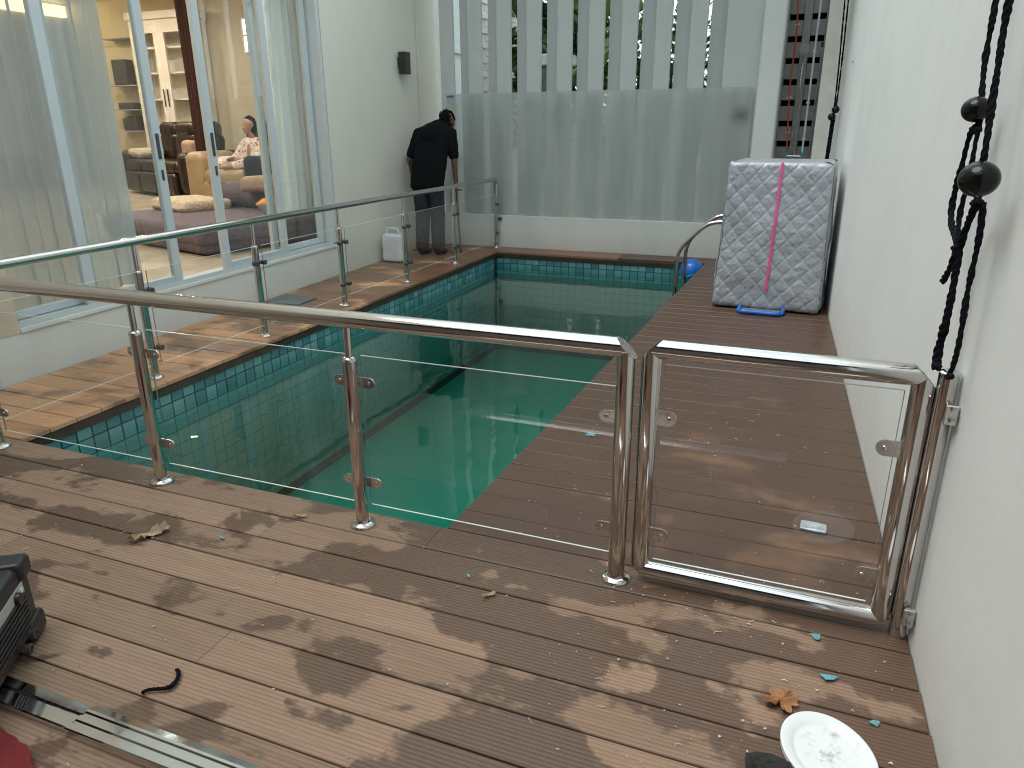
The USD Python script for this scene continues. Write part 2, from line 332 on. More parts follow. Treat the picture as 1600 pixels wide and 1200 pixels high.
# deck planks. Wet patches are darker and shinier.
def deck(name, dry, wet, lo, hi, groove, amount_scale=1.7, xr=None):
    nodes = {'g': ('geometry', {}), 's': ('separate_xyz', {}), 'oi': ('object_info', {}),
        'mp': ('mapping', {'scale': (1.0, 1.6, 1.0)}),
        'nw': ('math', {'math_type': 'multiply', 'value2': .11}), 'n': ('noise_texture', {'dimensions': '4D', 'scale': amount_scale, 'detail': 6.0, 'roughness': .56, 'distortion': .35}),
        'ns': ('noise_texture', {'scale': 7.0, 'detail': 4.0, 'roughness': .6}),
        'w': ('map_range', {'range_type': 'smoothstep', 'from_min': lo, 'from_max': hi, 'to_min': 0.0, 'to_max': 1.0, 'clamp': True}),
        'add': ('math', {'math_type': 'multiply_add', 'value2': .16}),
        'bias': ('math', {'math_type': 'add', 'value2': 0.0}),
        'mg': ('mapping', {'scale': (2.0, 45.0, 1.0)}), 'gr': ('noise_texture', {'scale': 1.6, 'detail': 6.0, 'roughness': .65}),
        'rd': ('rgb_ramp', {'ramp': [(.25, tuple(np.array(dry) * .78)), (.75, tuple(np.array(dry) * 1.16))]}),
        'ov': ('map_range', {'from_min': 0, 'from_max': 1, 'to_min': .86, 'to_max': 1.12}), 'hv': ('hsv', {}),
        'rw': ('mix', {'mix_type': 'mix', 'color2': wet}),
        'wf': ('math', {'math_type': 'multiply', 'value2': .88}),
        'ro': ('map_range', {'from_min': 0, 'from_max': 1, 'to_min': .68, 'to_max': .36}),
        'sp': ('map_range', {'from_min': 0, 'from_max': 1, 'to_min': .22, 'to_max': .34}),
        'wv': ('wave_texture', {'wave_type': 'bands', 'bands_direction': 'y', 'profile': 'sine', 'scale':   .314 / .0145, 'distortion': 0.0}),
        'gv': ('map_range', {'from_min': .0, 'from_max': .30, 'to_min': .72 if groove else 1.0, 'to_max': 1.0, 'clamp': True}),
        'mul': ('mix', {'mix_type': 'multiply', 'fac': 1.0}),
        'wd': ('math', {'math_type': 'multiply_add', 'value2': .05, 'value3': 0.0}),
        'b': ('bump', {'strength': .8, 'distance': .0012 if groove else .0006}), 'p': ('principled_bsdf', {})}
    links = [('g.position', 's.vector'), ('g.position', 'mp.vector'), ('mp.vector', 'n.vector'), ('oi.random', 'nw.value1'), ('nw.value', 'n.w'), ('g.position', 'ns.vector'), ('ns.fac', 'add.value1'), ('n.fac', 'add.value3'),
        ('add.value', 'bias.value1'), ('bias.value', 'w.value'), ('g.position', 'mg.vector'), ('mg.vector', 'gr.vector'), ('gr.fac', 'rd.fac'),
        ('oi.random', 'ov.value'), ('ov.result', 'hv.value'), ('rd.color', 'hv.color'), ('hv.color', 'rw.color1'), ('w.result', 'wf.value1'), ('wf.value', 'rw.fac'),
        ('w.result', 'ro.value'), ('ro.result', 'p.roughness'), ('w.result', 'sp.value'), ('sp.result', 'p.specular_ior_level'),
        ('g.position', 'wv.vector'), ('wv.fac', 'gv.value'), ('rw.color', 'mul.color1'), ('gv.result', 'mul.color2'), ('mul.color', 'p.base_color'),
        ('wv.fac' if groove else 'gr.fac', 'b.height'), ('b.normal', 'p.normal')]
    if xr:   # more water towards one side of the deck
        nodes['xb'] = ('map_range', {'from_min': xr[0], 'from_max': xr[1], 'to_min': xr[2], 'to_max': xr[3], 'clamp': True})
        links += [('s.' + xr[4], 'xb.value'), ('xb.result', 'bias.value2')]
    mk(name, nodes, links)
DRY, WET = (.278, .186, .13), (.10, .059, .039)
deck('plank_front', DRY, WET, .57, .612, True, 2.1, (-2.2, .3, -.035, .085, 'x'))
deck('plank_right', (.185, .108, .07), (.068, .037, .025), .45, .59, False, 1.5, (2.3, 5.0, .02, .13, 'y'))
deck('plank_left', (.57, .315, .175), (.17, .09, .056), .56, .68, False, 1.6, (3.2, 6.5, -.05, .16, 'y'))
# pool
mk('pool_tile', {'oi': ('object_info', {}), 'g': ('geometry', {}), 'n': ('noise_texture', {'scale': 25.0, 'detail': 4.0}),
        'r': ('rgb_ramp', {'ramp': [(0, (.045, .16, .19)), (.3, (.07, .22, .24)), (.7, (.095, .27, .28)), (1, (.15, .33, .33))]}),
        'mx': ('mix', {'mix_type': 'overlay', 'fac': .5}), 'p': ('principled_bsdf', {'roughness': .2})},
   [('oi.random', 'r.fac'), ('g.position', 'n.vector'), ('r.color', 'mx.color1'), ('n.color', 'mx.color2'), ('r.color', 'p.base_color')])
mk('pool_bed', {'g': ('geometry', {}), 'bt': ('brick_texture', {'offset': 0.0, 'color1': (.035, .46, .43), 'color2': (.04, .48, .45), 'mortar': (.03, .405, .375), 'scale': 1.0, 'brick_width': .1, 'row_height': .1, 'mortar_size': .005}),
        'p': ('principled_bsdf', {'roughness': .5})}, [('g.position', 'bt.vector'), ('bt.color', 'p.base_color')])
# quilted silver fabric
plain('quilt_silver', (.325, .35, .385), .38, .2, var=.10, scale=14, bump=.0025, bscale=60)
# neighbour's leaves
for nm, col in (('leaf_dark', (.03, .06, .022)), ('leaf_mid', (.06, .11, .03)), ('leaf_light', (.16, .21, .05))):
    mk(nm, {'oi': ('object_info', {}), 'g': ('geometry', {}), 'r': ('rgb_ramp', {'ramp': [(0, tuple(np.array(col) * .6)), (1, tuple(np.array(col) * 1.5))]}),
            'd': ('principled_bsdf', {'roughness': .5}), 'tl': ('translucent_bsdf', {}), 'a': ('mix_closure', {'fac': .35})},
       [('g.random_per_island', 'r.fac'), ('r.color', 'd.base_color'), ('r.color', 'tl.color'), ('d.BSDF', 'a.closure1'), ('tl.BSDF', 'a.closure2')], surface='a.closure')

# ------------------------------------------------------------------ ground (one sheet with the pool pit left out)
PXL, PY0, PY1 = -3.74, 2.335, 8.92
def prx(y): return -1.20 + 0.027 * (y - 2.335)          # right edge of the pool
WATER = -0.19
gz = -0.12
def ground_sheet():
    xs, ys = [-220, PXL - .02, -0.95, 220], [-220, PY0 - .02, PY1 + .02, 220]
    ms = []
    for i in range(3):
        for j in range(3):
            if i == 1 and j == 1: continue
            v = [(xs[i], ys[j], gz), (xs[i + 1], ys[j], gz), (xs[i + 1], ys[j + 1], gz), (xs[i], ys[j + 1], gz)]
            ms.append(trimesh.Trimesh(v, [(0, 1, 2), (0, 2, 3)], process=False))
    return cat_(ms)
obj('ground', ground_sheet(), 'ground', kind='structure', loc=(0, 0, gz))

# ------------------------------------------------------------------ deck
PITCH_B, GAP, TH = 0.166, 0.0065, 0.024
dk = thing('deck', None, None, (0, 0, 0), kind='structure')
def plank(x0a, x0b, x1a, x1b, y0, y1, mat):
    """board between y0 and y1; ends may be cut at a slant: x0a/x1a at y0, x0b/x1b at y1"""
    b = .0025
    def ring(z, i):
        return [(x0a + i, y0 + i, z), (x1a - i, y0 + i, z), (x1b - i, y1 - i, z), (x0b + i, y1 - i, z)]
    V = ring(-TH, 0) + ring(-b, 0) + ring(0, b)
    F = []
    for k in (0, 4):
        for j in range(4):
            a, c = k + j, k + (j + 1) % 4
            F += [(a, c, c + 4), (a, c + 4, a + 4)]
    F += [(8, 9, 10), (8, 10, 11), (0, 2, 1), (0, 3, 2)]
    dz = random.uniform(-.0012, .0012)
    m = trimesh.Trimesh(np.array(V) + [0, 0, dz], F, process=False)
    obj('plank', m, mat, dk)
k = 0
y = PY0 - PITCH_B
cuts0 = [-2.9, -1.21, -1.33, -2.45, -0.9, -1.7, -2.2, -1.35]
while y > -3.0:
    xl, xr_ = lhx(y) + .01, rhx(y) - .006
    if k == 0: cuts = [-3.2, -1.235]
    else:
        s_ = [-3.1, -1.9, -2.5, -3.5, -2.8, -1.62, -2.2, -3.0][k % 8]; cuts = [s_]
        if k == 5: cuts = [-1.585, .2]
    e = [xl] + cuts + [xr_]
    for a, b in zip(e[:-1], e[1:]):
        plank(a + .0003, a + .0003, b - .0003, b - .0003, y + GAP / 2, y + PITCH_B - GAP / 2, 'plank_front')
    y -= PITCH_B; k += 1
y = PY0; k = 0
while y < PY1 - .02:
    y1 = min(y + PITCH_B, PY1)
    plank(prx(y) - .012, prx(y1) - .012, rhx(y) - .006, rhx(y1) - .006, y + GAP / 2, y1 - GAP / 2, 'plank_right')
    plank(lhx(y) + .004, lhx(y1) + .004, PXL + .012, PXL + .012, y + GAP / 2, y1 - GAP / 2, 'plank_left')
    y += PITCH_B; k += 1
for (a, b) in ((PY1, PY1 + .195), (PY1 + .195, 9.308)):
    plank(lhx(a) + .004, lhx(b) + .004, -2.1, -2.1, a + GAP / 2, b - GAP / 2, 'plank_left')
    plank(-2.098, -2.098, rhx(a) - .006, rhx(b) - .006, a + GAP / 2, b - GAP / 2, 'plank_right')
# dark joists close the gaps between the boards; a dark trim runs round the pool under the board ends
obj('joist_bed', [box(-5.2, .6, -3.2, PY0 - .012, -.07, -TH - .003), box(-5.2, PXL - .012, PY0 - .012, 9.305, -.07, -TH - .003),
                  box(-5.2, .6, PY1 + .012, 9.305, -.0705, -TH - .0035),
                  prism([(prx(PY0) + .012, PY0 - .012), (.6, PY0 - .012), (.6, PY1 + .012), (prx(PY1) + .012, PY1 + .012)], .046, -.0732)], 'dark_void', dk)
obj('pool_trim', [box(PXL - .008, PXL + .004, PY0 + .004, PY1 - .004, -.085, -TH - .002, .002)], 'trim_dark', dk)
obj('pool_trim', [box(PXL + .006, prx(PY1) - .006, PY1 - .006, PY1 + .008, -.085, -TH - .002, .002)], 'trim_dark', dk)

# ------------------------------------------------------------------ pool
pool = thing('pool', None, None, (-2.45, 5.6, -1.4), kind='structure')
X0, X1 = PXL, -1.0
DEPTH = -1.35
obj('pool_wall', box(X0 - .15, X0 - .012, PY0 - .15, PY1 + .15, DEPTH, -.09), 'grout', pool)
obj('pool_wall', box(X0 - .012, -0.85, PY1 + .012, PY1 + .15, DEPTH, -.0925), 'grout', pool)
obj('pool_wall', [box(X0 - .012, -0.85, PY0 - .15, PY0, DEPTH, -.0945)], 'pool_bed', pool)
obj('pool_wall', prism([(prx(PY0), PY0), (prx(PY0) + .15, PY0), (prx(PY1) + .15, PY1 + .012), (prx(PY1), PY1 + .012)], -.0965 - DEPTH, DEPTH), 'pool_bed', pool)
obj('pool_bed', box(X0 - .15, -.8, PY0 - .15, PY1 + .15, DEPTH - .1, DEPTH), 'pool_bed', pool)
wl = stage.GetPrimAtPath('/World/pool/pool_wall'); wb = stage.GetPrimAtPath('/World/pool/pool_wall_001')
TS = .1
rows = [(-.0875, -.148), (-.157, -.252)]
ny = int((PY1 - PY0) / TS)
for (zt, zb) in rows:
    for i in range(ny):
        ya = PY0 + .02 + i * TS
        obj('tile', box(X0 - .012, X0 - .004 + random.uniform(-.0012, .0012), ya + .005, ya + TS - .005, zb, zt), 'pool_tile', wl)
    nx = int((-.95 - X0) / TS)
    for i in range(nx):
        xa = X0 + .004 + i * TS
        obj('tile', box(xa + .005, xa + TS - .005, PY1 + .004 + random.uniform(-.0012, .0012), PY1 + .012, zb, zt), 'pool_tile', wb)
under = []
for r in range(10):
    zt = -.26 - r * TS
    for i in range(ny):
        ya = PY0 + .02 + i * TS; under.append(box(X0 - .012, X0 - .005, ya + .002, ya + TS - .002, zt - TS + .004, zt))
    for i in range(nx):
        xa = X0 + .004 + i * TS; under.append(box(xa + .002, xa + TS - .002, PY1 + .005, PY1 + .012, zt - TS + .004, zt))
obj('underwater_tiles', under, 'pool_tile', pool, kind='stuff')
obj('water', box(X0 - .05, -.93, PY0 - .05, PY1 + .05, DEPTH - .02, WATER), 'water', kind='structure')

# ------------------------------------------------------------------ right boundary wall
obj('boundary_wall', RH(box(0, .2, -3.2, 9.6, -.1, 5.6)), 'plaster_white', label='long plain white plaster wall on the right side of the deck', cat='wall')

# ------------------------------------------------------------------ house on the left
SILL = .34
hs = thing('house', 'white house with sliding glass doors opening onto the pool deck', 'house', (-4.8, 5.0, 0))
obj('facade_wall', LH(box(-.25, 0, 6.86, 9.6, -.1, 6.6)), 'plaster_cream', hs)
obj('plinth', LH(box(-.25, -.004, -3.2, 6.858, -.1, SILL - .03)), 'plaster_low', hs)
obj('door_sill', LH(box(-.25, .006, 3.062, 6.858, SILL - .028, SILL, .002)), 'plaster_low', hs)
obj('pillar', LH(box(-.25, -.002, -3.2, 3.06, SILL - .028, 6.6)), 'beige_tile', hs)
obj('lintel', LH(box(-.25, -.003, 3.062, 6.858, 3.08, 6.6)), 'plaster_cream', hs)
obj('door_track', LH(cat_([box(-.20, -.03, 3.062, 6.858, SILL + .002, SILL + .02), box(-.03, -.026, 3.062, 6.858, SILL + .002, SILL + .035), box(-.2, -.03, 3.062, 6.858, 3.03, 3.078)])), 'alu_frame', hs)
obj('door_jamb', LH(cat_([box(-.2, -.006, 6.80, 6.857, SILL + .021, 3.029, .003)])), 'alu_frame', hs)
def door(y0, y1, off, handle=None, w=.085):
    z0, z1 = SILL + .024, 3.026; t = .022
    fr = obj('sliding_door', LH(cat_([box(off - t, off + t, y0, y0 + w, z0, z1, .004), box(off - t, off + t, y1 - w, y1, z0, z1, .004),
              box(off - t + .002, off + t - .002, y0 + w, y1 - w, z0, z0 + .055, .003), box(off - t + .002, off + t - .002, y0 + w, y1 - w, z1 - .08, z1, .003)])), 'alu_frame', hs)
    obj('pane', LH(box(off - .004, off + .004, y0 + w, y1 - w, z0 + .055, z1 - .08)), 'glass_door', fr)
    if handle is not None:
        obj('handle', LH(cat_([box(off + t, off + t + .004, handle - .018, handle + .018, 1.33, 1.52, .002), box(off + t + .0045, off + t + .006, handle - .011, handle + .011, 1.345, 1.505)])), 'dark_metal', fr)
        obj('lock', LH(cat_([box(off + t, off + t + .004, handle - .013, handle + .013, 1.17, 1.25, .002)])), 'dark_metal', fr)
door(3.066, 3.81, -.155)
door(3.64, 4.57, -.075, 4.525)
door(5.09, 6.03, -.075, 5.135)
door(5.90, 6.797, -.155)
obj('terrace_roof', box(-5.0, .62, -3.2, -1.0, 3.6, 3.85, .01), 'soffit_wood', hs)
obj('terrace_wall', box(-5.0, .62, -3.4, -3.205, -.1, 3.85), 'mauve_paint', hs)
# the room
RZ, RC = SILL - .01, 4.2
obj('room_floor', box(-16, lhx(6, -.25), -1.2, 13.3, RZ - .1, RZ), 'room_floor', hs)
obj('room_wall', box(-16, -4.95, 13.3, 13.5, -.1, 4.6), 'room_paint', hs)
obj('room_wall', box(-16.2, -16, -1.4, 13.5, -.1, 4.6), 'mauve_paint', hs)
obj('room_wall', box(-16, -5.0, -1.4, -1.2, -.1, 4.6), 'room_paint', hs)
obj('room_wall', LH(box(-.25, -.02, 9.602, 13.5, -.1, 4.6)), 'brick_white', hs)
obj('room_ceiling', box(-16, lhx(6, -.26), -1.2, 13.3, RC, RC + .15), 'room_paint', hs)
obj('cove_light', box(-15.99, -15.9, 8.0, 13.2, 3.92, 4.15), 'cove_glow', hs)
# bricks of the side wall seen through the slats
for r in range(34):
    for i in range(9):
        y0 = 11.4 + i * .235 + (.117 if r % 2 else 0); z0 = .2 + r * .105
        if z0 < 1.0: continue
        x0 = lhx(y0, -.02)
        obj('brick', box(x0, x0 + .012 + random.uniform(0, .006), y0, y0 + .225, z0, z0 + .097), 'brick_white', hs)
win = obj('side_window', cat_([LH(box(-.02, .05, 10.0, 10.06, 1.2, 3.4)), LH(box(-.02, .05, 10.7, 10.76, 1.2, 3.4)), LH(box(-.02, .06, 9.98, 10.78, 1.13, 1.2)), LH(box(-.02, .045, 10.06, 10.7, 1.85, 1.91)),
     LH(box(-.02, .045, 10.06, 10.7, 2.55, 2.61)), LH(box(-.02, .05, 10.0, 10.76, 3.4, 3.46))]), 'cream_white', hs)
obj('pane', LH(box(-.018, .01, 10.06, 10.7, 1.2, 3.4)), 'glass_edge', win)

# lamps of the room
lamps = [(-11.43, 10.67), (-6.3, 2.6), (-7.2, 6.0), (-9.5, 4.2), (-9.2, 8.6), (-13.2, 11.0), (-6.6, 9.6), (-12.5, 6.5)]
for i, (lx, ly) in enumerate(lamps):
    t = thing('ceiling_lamp', 'small round recessed lamp in the ceiling of the lit living room', 'lamp', (lx, ly, RC - .03), group='recessed ceiling lamps of the living room')
    obj('trim_ring', lathe([(.09, 0), (.13, 0), (.13, .03), (.09, .03), (.09, 0)], (lx, ly, RC - .031)), 'white_paint', t, 30)
    obj('lamp_disc', lathe([(0, .004), (.088, .004), (.088, .02), (0, .02)], (lx, ly, RC - .031)), 'lamp_glow', t)
    L = UsdLux.DiskLight.Define(stage, str(t.GetPath()) + '/lamp_light')
    L.CreateRadiusAttr(.085); L.CreateIntensityAttr(1.0); L.AddTranslateOp().Set(Gf.Vec3d(0, 0, -.012))
    L.CreateColorAttr(Gf.Vec3f(1, .74, .46)); L.CreateIntensityAttr(150.0 if i == 1 else (50.0 if i else 42.0))

# ------------------------------------------------------------------ slat screen at the back
scr = thing('slat_screen', 'white vertical slat screen on a low white wall behind the pool', 'screen', (-2.6, 9.5, 0))
LOW = .425
obj('low_wall', box(lhx(9.4), -.42, 9.31, 9.78, -.1, LOW, .004), 'plaster_low', scr)
for i in range(1, 10):
    xa = -1.066 - .4045 * i
    obj('slat', box(max(xa, lhx(9.4) + .002), xa + .19, 9.40, 9.455, LOW + .001, 4.2, .003), 'slat_paint', scr)
for i in range(0, 9):
    xa = -1.268 - .4045 * i
    obj('rear_slat', box(max(xa, lhx(9.6) + .002), xa + .235, 9.60, 9.655, LOW + .001, 4.2, .003), 'slat_paint', scr)
obj('end_panel', box(-1.066, -.66, 9.40, 9.60, LOW + .001, 4.2, .003), 'slat_paint', scr)
obj('end_pillar', rbox(-.665, -.42, 9.305, 9.70, -.1, 4.2, .03), 'plaster_white', scr, 40)
obj('cap_roof', box(lhx(9.4) + .01, .19, 8.1, 9.78, 4.202, 4.4), 'plaster_white', scr)

fs = thing('frosted_panel', 'large dirty translucent plastic sheet standing before the slats', 'panel', (-2.6, 9.35, LOW))
obj('sheet', box(-4.58, -.70, 9.347, 9.353, LOW + .003, 1.97), 'frosted_sheet', fs)
obj('sticker', box(-4.60 + .0, -4.50, 9.344, 9.3465, 1.925, 1.95), 'sticker_blue', fs)

# recess with a slotted metal panel, shower and pipes
rs = thing('service_recess', 'narrow recess with white side walls beside the slat screen', 'wall', (-.2, 9.8, 0))
obj('side_wall', box(-.46, -.425, 9.70, 10.3, -.1, 4.2), 'plaster_white', rs)
obj('side_wall', box(.0, .24, 9.312, 10.3, -.1, 4.2, .006), 'cream_white', rs)
obj('foot_wall', box(-.425, 0, 9.9, 10.06, -.1, .3), 'plaster_low', rs)
vp = thing('slotted_panel', 'grey metal panel with two columns of dark slots in the recess', 'panel', (-.2, 10.1, 0.3))
for (xa, xb) in ((-.425, -.265), (-.175, -.02)):
    for j in range(-4, 13):
        zc = 1.335 + j * .2365
        if zc < .4: continue
        obj('plate', box(xa, xb, 10.10, 10.125, zc + .033, zc + .2365 - .033, .003), 'grey_panel', vp)
obj('stile', box(-.264, -.176, 10.07, 10.13, .3, 4.2, .004), 'grey_panel', vp)
obj('stile', box(-.45, -.426, 10.07, 10.13, .3, 4.2, .003), 'grey_panel', vp)
obj('stile', box(-.019, -.001, 10.07, 10.13, .3, 4.2, .003), 'grey_panel', vp)
obj('back_sheet', box(-.45, 0, 10.27, 10.29, .3, 4.2), 'dark_void', vp)
sh = thing('shower', 'slim chrome outdoor shower with round head and teal tap handles', 'shower', (-.2, 9.75, 1.1))
obj('shower_head', lathe([(0, 0), (.055, 0), (.06, .012), (.03, .03), (0, .035)], (-.215, 9.62, 2.36), axis=(0, .85, .5)), 'grey_panel', sh, 40)
obj('riser', [sweep(fillet([(-.215, 9.66, 2.34), (-.215, 9.74, 2.28), (-.215, 9.75, 1.2)], .04), .009, 8), cyl((-.215, 9.75, 2.22), (-.215, 9.75, 1.98), .019)], 'steel_satin', sh, 40)
obj('valve_bar', [cyl((-.285, 9.72, 1.2), (-.105, 9.72, 1.2), .017), cyl((-.2, 9.72, 1.2), (-.2, 9.80, 1.2), .014), cyl((-.2, 9.72, 1.2), (-.2, 9.72, 1.27), .011)], 'steel_satin', sh, 40)
obj('tap_handle', [cyl((-.285, 9.70, 1.215), (-.285, 9.70, 1.25), .018)], 'teal_plastic', sh, 40)
obj('tap_handle', [cyl((-.105, 9.70, 1.215), (-.105, 9.70, 1.25), .018)], 'teal_plastic', sh, 40)
h = spline([(-.36, 9.70, 3.4), (-.345, 9.70, 2.9), (-.315, 9.70, 2.5), (-.325, 9.70, 2.1), (-.31, 9.70, 1.7), (-.28, 9.70, 1.25)], 40)
hz = thing('red_hose', 'red hose hanging down in front of the slotted panel', 'hose', (-.31, 9.7, 1.25))
obj('hose', sweep(h, .010, 10), 'red_hose', hz, True)
for zz in (2.62, 1.87, 1.45):
    i = np.argmin(abs(h[:, 2] - zz)); obj('clip', [cyl(h[i] - [.025, 0, 0], h[i] + [.03, .0, .004], .009, 8)], 'white_knob', hz)
pz = thing('white_pipe', 'thin white plastic pipe right of the red hose', 'pipe', (-.11, 9.7, 1.22))
obj('pipe', sweep([(-.075, 9.72, 4.0), (-.10, 9.72, 2.6), (-.105, 9.72, 1.24)], .012, 10), 'white_plastic', pz, True)
for zz in (2.35, 1.8, 1.4): obj('bracket', [cyl((-.12, 9.72, zz), (-.09, 9.75, zz), .015, 8)], 'white_knob', pz)
po = thing('grey_pole', 'thin grey pole with a dark tip leaning in the recess corner', 'pole', (-.03, 9.9, .3))
obj('shaft', cyl((-.035, 9.86, .3), (-.028, 9.86, 2.40), .008), 'steel_satin', po, 40)
obj('tip', cyl((-.028, 9.86, 2.40), (-.028, 9.86, 2.45), .014), 'black_metal', po, 40)

# wall lamp and conduit on the far left wall
wlx = lhx(8.6)
sc = thing('wall_lamp', 'small black box lamp on the far left wall above the bending man', 'lamp', (wlx, 8.6, 2.2))
obj('back_plate', box(wlx, wlx + .035, 8.50, 8.58, 2.24, 2.36, .004), 'black_metal', sc)
obj('shade', box(wlx + .035, wlx + .13, 8.47, 8.60, 2.17, 2.42, .004), 'black_metal', sc)
obj('conduit', sweep([(lhx(9.04, .012), 9.04, -.0), (lhx(9.04, .012), 9.04, 4.4)], .011, 8), 'plaster_cream', None, True, 'thin painted conduit running up the far left wall', 'pipe')

# ------------------------------------------------------------------ railings
def flange(c, r=.052):
    return lathe([(0, 0), (r, 0), (r, .004), (r * .93, .011), (r * .66, .017), (r * .62, .024), (0, .024)], c, 28)
def clip(c, d, n, w=.055, hh=.042, th=.006):
    """D shaped plate: from c along d (length w), plate normal n"""
    d = np.array(d, float); n = np.array(n, float); u = np.cross(n, d)
    r = hh / 2; P = [(0, -r), (w - r, -r)] + [(w - r + r * math.cos(a), r * math.sin(a)) for a in np.linspace(-np.pi / 2, np.pi / 2, 9)[1:-1]] + [(w - r, r), (0, r)]
    m = prism(P, th, -th / 2); m.apply_transform(np.vstack([np.c_[d, u, n, c], [0, 0, 0, 1]])); return m
def screw(c, n): return lathe([(0, 0), (.0075, 0), (.006, .003), (0, .004)], c, 10, axis=n)
def pane(parent, x0, x1, y0, y1, z0, z1):
    """clear panel with bright ground edges"""
    p = obj('glass_panel', box(x0, x1, y0, y1, z0, z1), 'glass_clear', parent)
    e = .0022
    if (x1 - x0) > (y1 - y0):
        ms = [box(x0, x1, y0 + .001, y1 - .001, z1 + .0004, z1 + e), box(x0, x1, y0 + .001, y1 - .001, z0 - e, z0 - .0004),
              box(x0 - e, x0 - .0004, y0 + .001, y1 - .001, z0, z1), box(x1 + .0004, x1 + e, y0 + .001, y1 - .001, z0, z1)]
    else:
        ms = [box(x0 + .001, x1 - .001, y0, y1, z1 + .0004, z1 + e), box(x0 + .001, x1 - .001, y0, y1, z0 - e, z0 - .0004),
              box(x0 + .001, x1 - .001, y0 - e, y0 - .0004, z0, z1), box(x0 + .001, x1 - .001, y1 + .0004, y1 + e, z0, z1)]
    for q_ in ms[:2]: obj('panel_edge', q_, 'glass_edge', p)
    for q_ in ms[2:]: obj('panel_side', q_, 'glass_side', p)
FY, RR = 2.235, .033
fr = thing('front_railing', 'stainless steel railing with clear panels across the front of the pool', 'railing', (-2.1, FY, 0))
RZT = .875
obj('handrail', rod((-6.2, FY, RZT), (-.482, FY, RZT), RR, 24, m1=(1, 0, 1)), 'steel', fr, 40)
ep = obj('end_post', rod((-.482, FY, .0), (-.482, FY, RZT), .0305, 24, m1=(1, 0, 1)), 'steel', fr, 40)
obj('base_flange', flange((-.482, FY, 0.001)), 'steel', ep, 40)
for px_ in (-3.745, -2.642, -1.552):
    sl = obj('post', [cyl((px_, FY, 0), (px_, FY, .715), .0265, 24)], 'steel', fr, 40)
    obj('rod', [cyl((px_, FY, .7151), (px_, FY, RZT - .02), .0135, 16)], 'steel', sl, 40)
    obj('collar', lathe([(0, 0), (.0275, 0), (.0275, .008), (.021, .016), (.0145, .018), (0, .018)], (px_, FY, .7105), 24), 'steel', sl, 40)
    obj('base_flange', flange((px_, FY, 0.001)), 'steel', sl, 40)
GY = FY + .034
ex = [-4.84, -3.745, -2.642, -1.552, -.482]
for a, b in zip(ex[:-1], ex[1:]):
    pane(fr, a + .029, b - .029, GY - .004, GY + .004, .085, .725)
for px_ in ex[1:]:
    for s in (-1, 1):
        if px_ == -.482 and s == 1: continue
        for zz in (.19, .62):
            c_ = obj('clip', [clip((px_ + s * .02, GY - .010, zz), (s, 0, 0), (0, -1, 0), .07)], 'steel_satin', fr)
            obj('screw', screw((px_ + s * .066, GY - .013, zz), (0, -1, 0)), 'steel', c_)

LX = -3.866
lr = thing('left_railing', 'stainless steel railing with clear panels along the left pool edge', 'railing', (LX, 5.7, 0))
lz = .90
path = fillet([(LX, -1.0, lz - .012), (LX, 9.24, lz), (LX, 9.24, 0)], .06)
obj('handrail', sweep(path[:-1], .027, 20), 'steel', lr, 40)
lp = [3.37, 4.46, 5.575, 6.74, 7.93]
ep = obj('end_post', cyl((LX, 9.24, 0), (LX, 9.24, lz - .055), .0268, 20), 'steel', lr, 40)
obj('base_flange', flange((LX, 9.24, .001)), 'steel', ep, 40)
for py_ in lp:
    sl = obj('post', [cyl((LX, py_, 0), (LX, py_, .70), .0265, 20)], 'steel', lr, 40)
    obj('rod', [cyl((LX, py_, .7005), (LX, py_, lz - .02), .0135, 16)], 'steel', sl, 40)
    obj('collar', lathe([(0, 0), (.0275, 0), (.0275, .008), (.021, .016), (.0145, .018), (0, .018)], (LX, py_, .6955), 24), 'steel', sl, 40)
    obj('base_flange', flange((LX, py_, 0.001)), 'steel', sl, 40)
ey = [2.27] + lp + [9.24]
for a, b in zip(ey[:-1], ey[1:]):
    pane(lr, LX + .030, LX + .038, a + .036, b - .036, .10, .71)
    for yy, s in ((a, 1), (b, -1)):
        for zz in (.2, .58):
            obj('clip', [cyl((LX + .012, yy + s * .045, zz), (LX + .052, yy + s * .045, zz), .019, 16), cyl((LX + .02, yy + s * .01, zz), (LX + .02, yy + s * .05, zz), .009, 8)], 'dark_metal', lr, 40)
obj('clip', [cyl((LX + .01, 9.285, .38), (LX + .06, 9.285, .38), .02, 14)], 'dark_metal', lr, 40)

# gate
GX0, GX1, GZ0, GZ1, gy = -.405, .378, .048, .872, 2.262
gt = thing('gate', 'stainless steel framed gate with a clear panel beside the right wall', 'gate', (0, gy, 0))
gr = .032
obj('top_rail', rod((GX0, gy, GZ1), (GX1, gy, GZ1), gr, 24, m0=(1, 0, -1), m1=(1, 0, 1)), 'steel', gt, 40)
obj('bottom_rail', rod((GX0, gy, GZ0), (GX1, gy, GZ0), gr, 24, m0=(1, 0, 1), m1=(1, 0, -1)), 'steel', gt, 40)
obj('stile', rod((GX0, gy, GZ0), (GX0, gy, GZ1), gr, 24, m0=(1, 0, 1), m1=(1, 0, -1)), 'steel', gt, 40)
obj('stile', rod((GX1, gy, GZ0), (GX1, gy, GZ1), gr, 24, m0=(1, 0, -1), m1=(1, 0, 1)), 'steel', gt, 40)
pane(gt, GX0 + .046, GX1 - .046, gy - .004, gy + .004, GZ0 + .05, GZ1 - .05)
for x_, s in ((GX0 + gr - .004, 1), (GX1 - gr + .004, -1)):
    for zz in (.2, .64):
        c_ = obj('clip', [clip((x_, gy - .0095, zz), (s, 0, 0), (0, -1, 0), .068, .052)], 'steel_satin', gt)
        obj('screw', screw((x_ + s * .044, gy - .0127, zz), (0, -1, 0)), 'steel', c_)
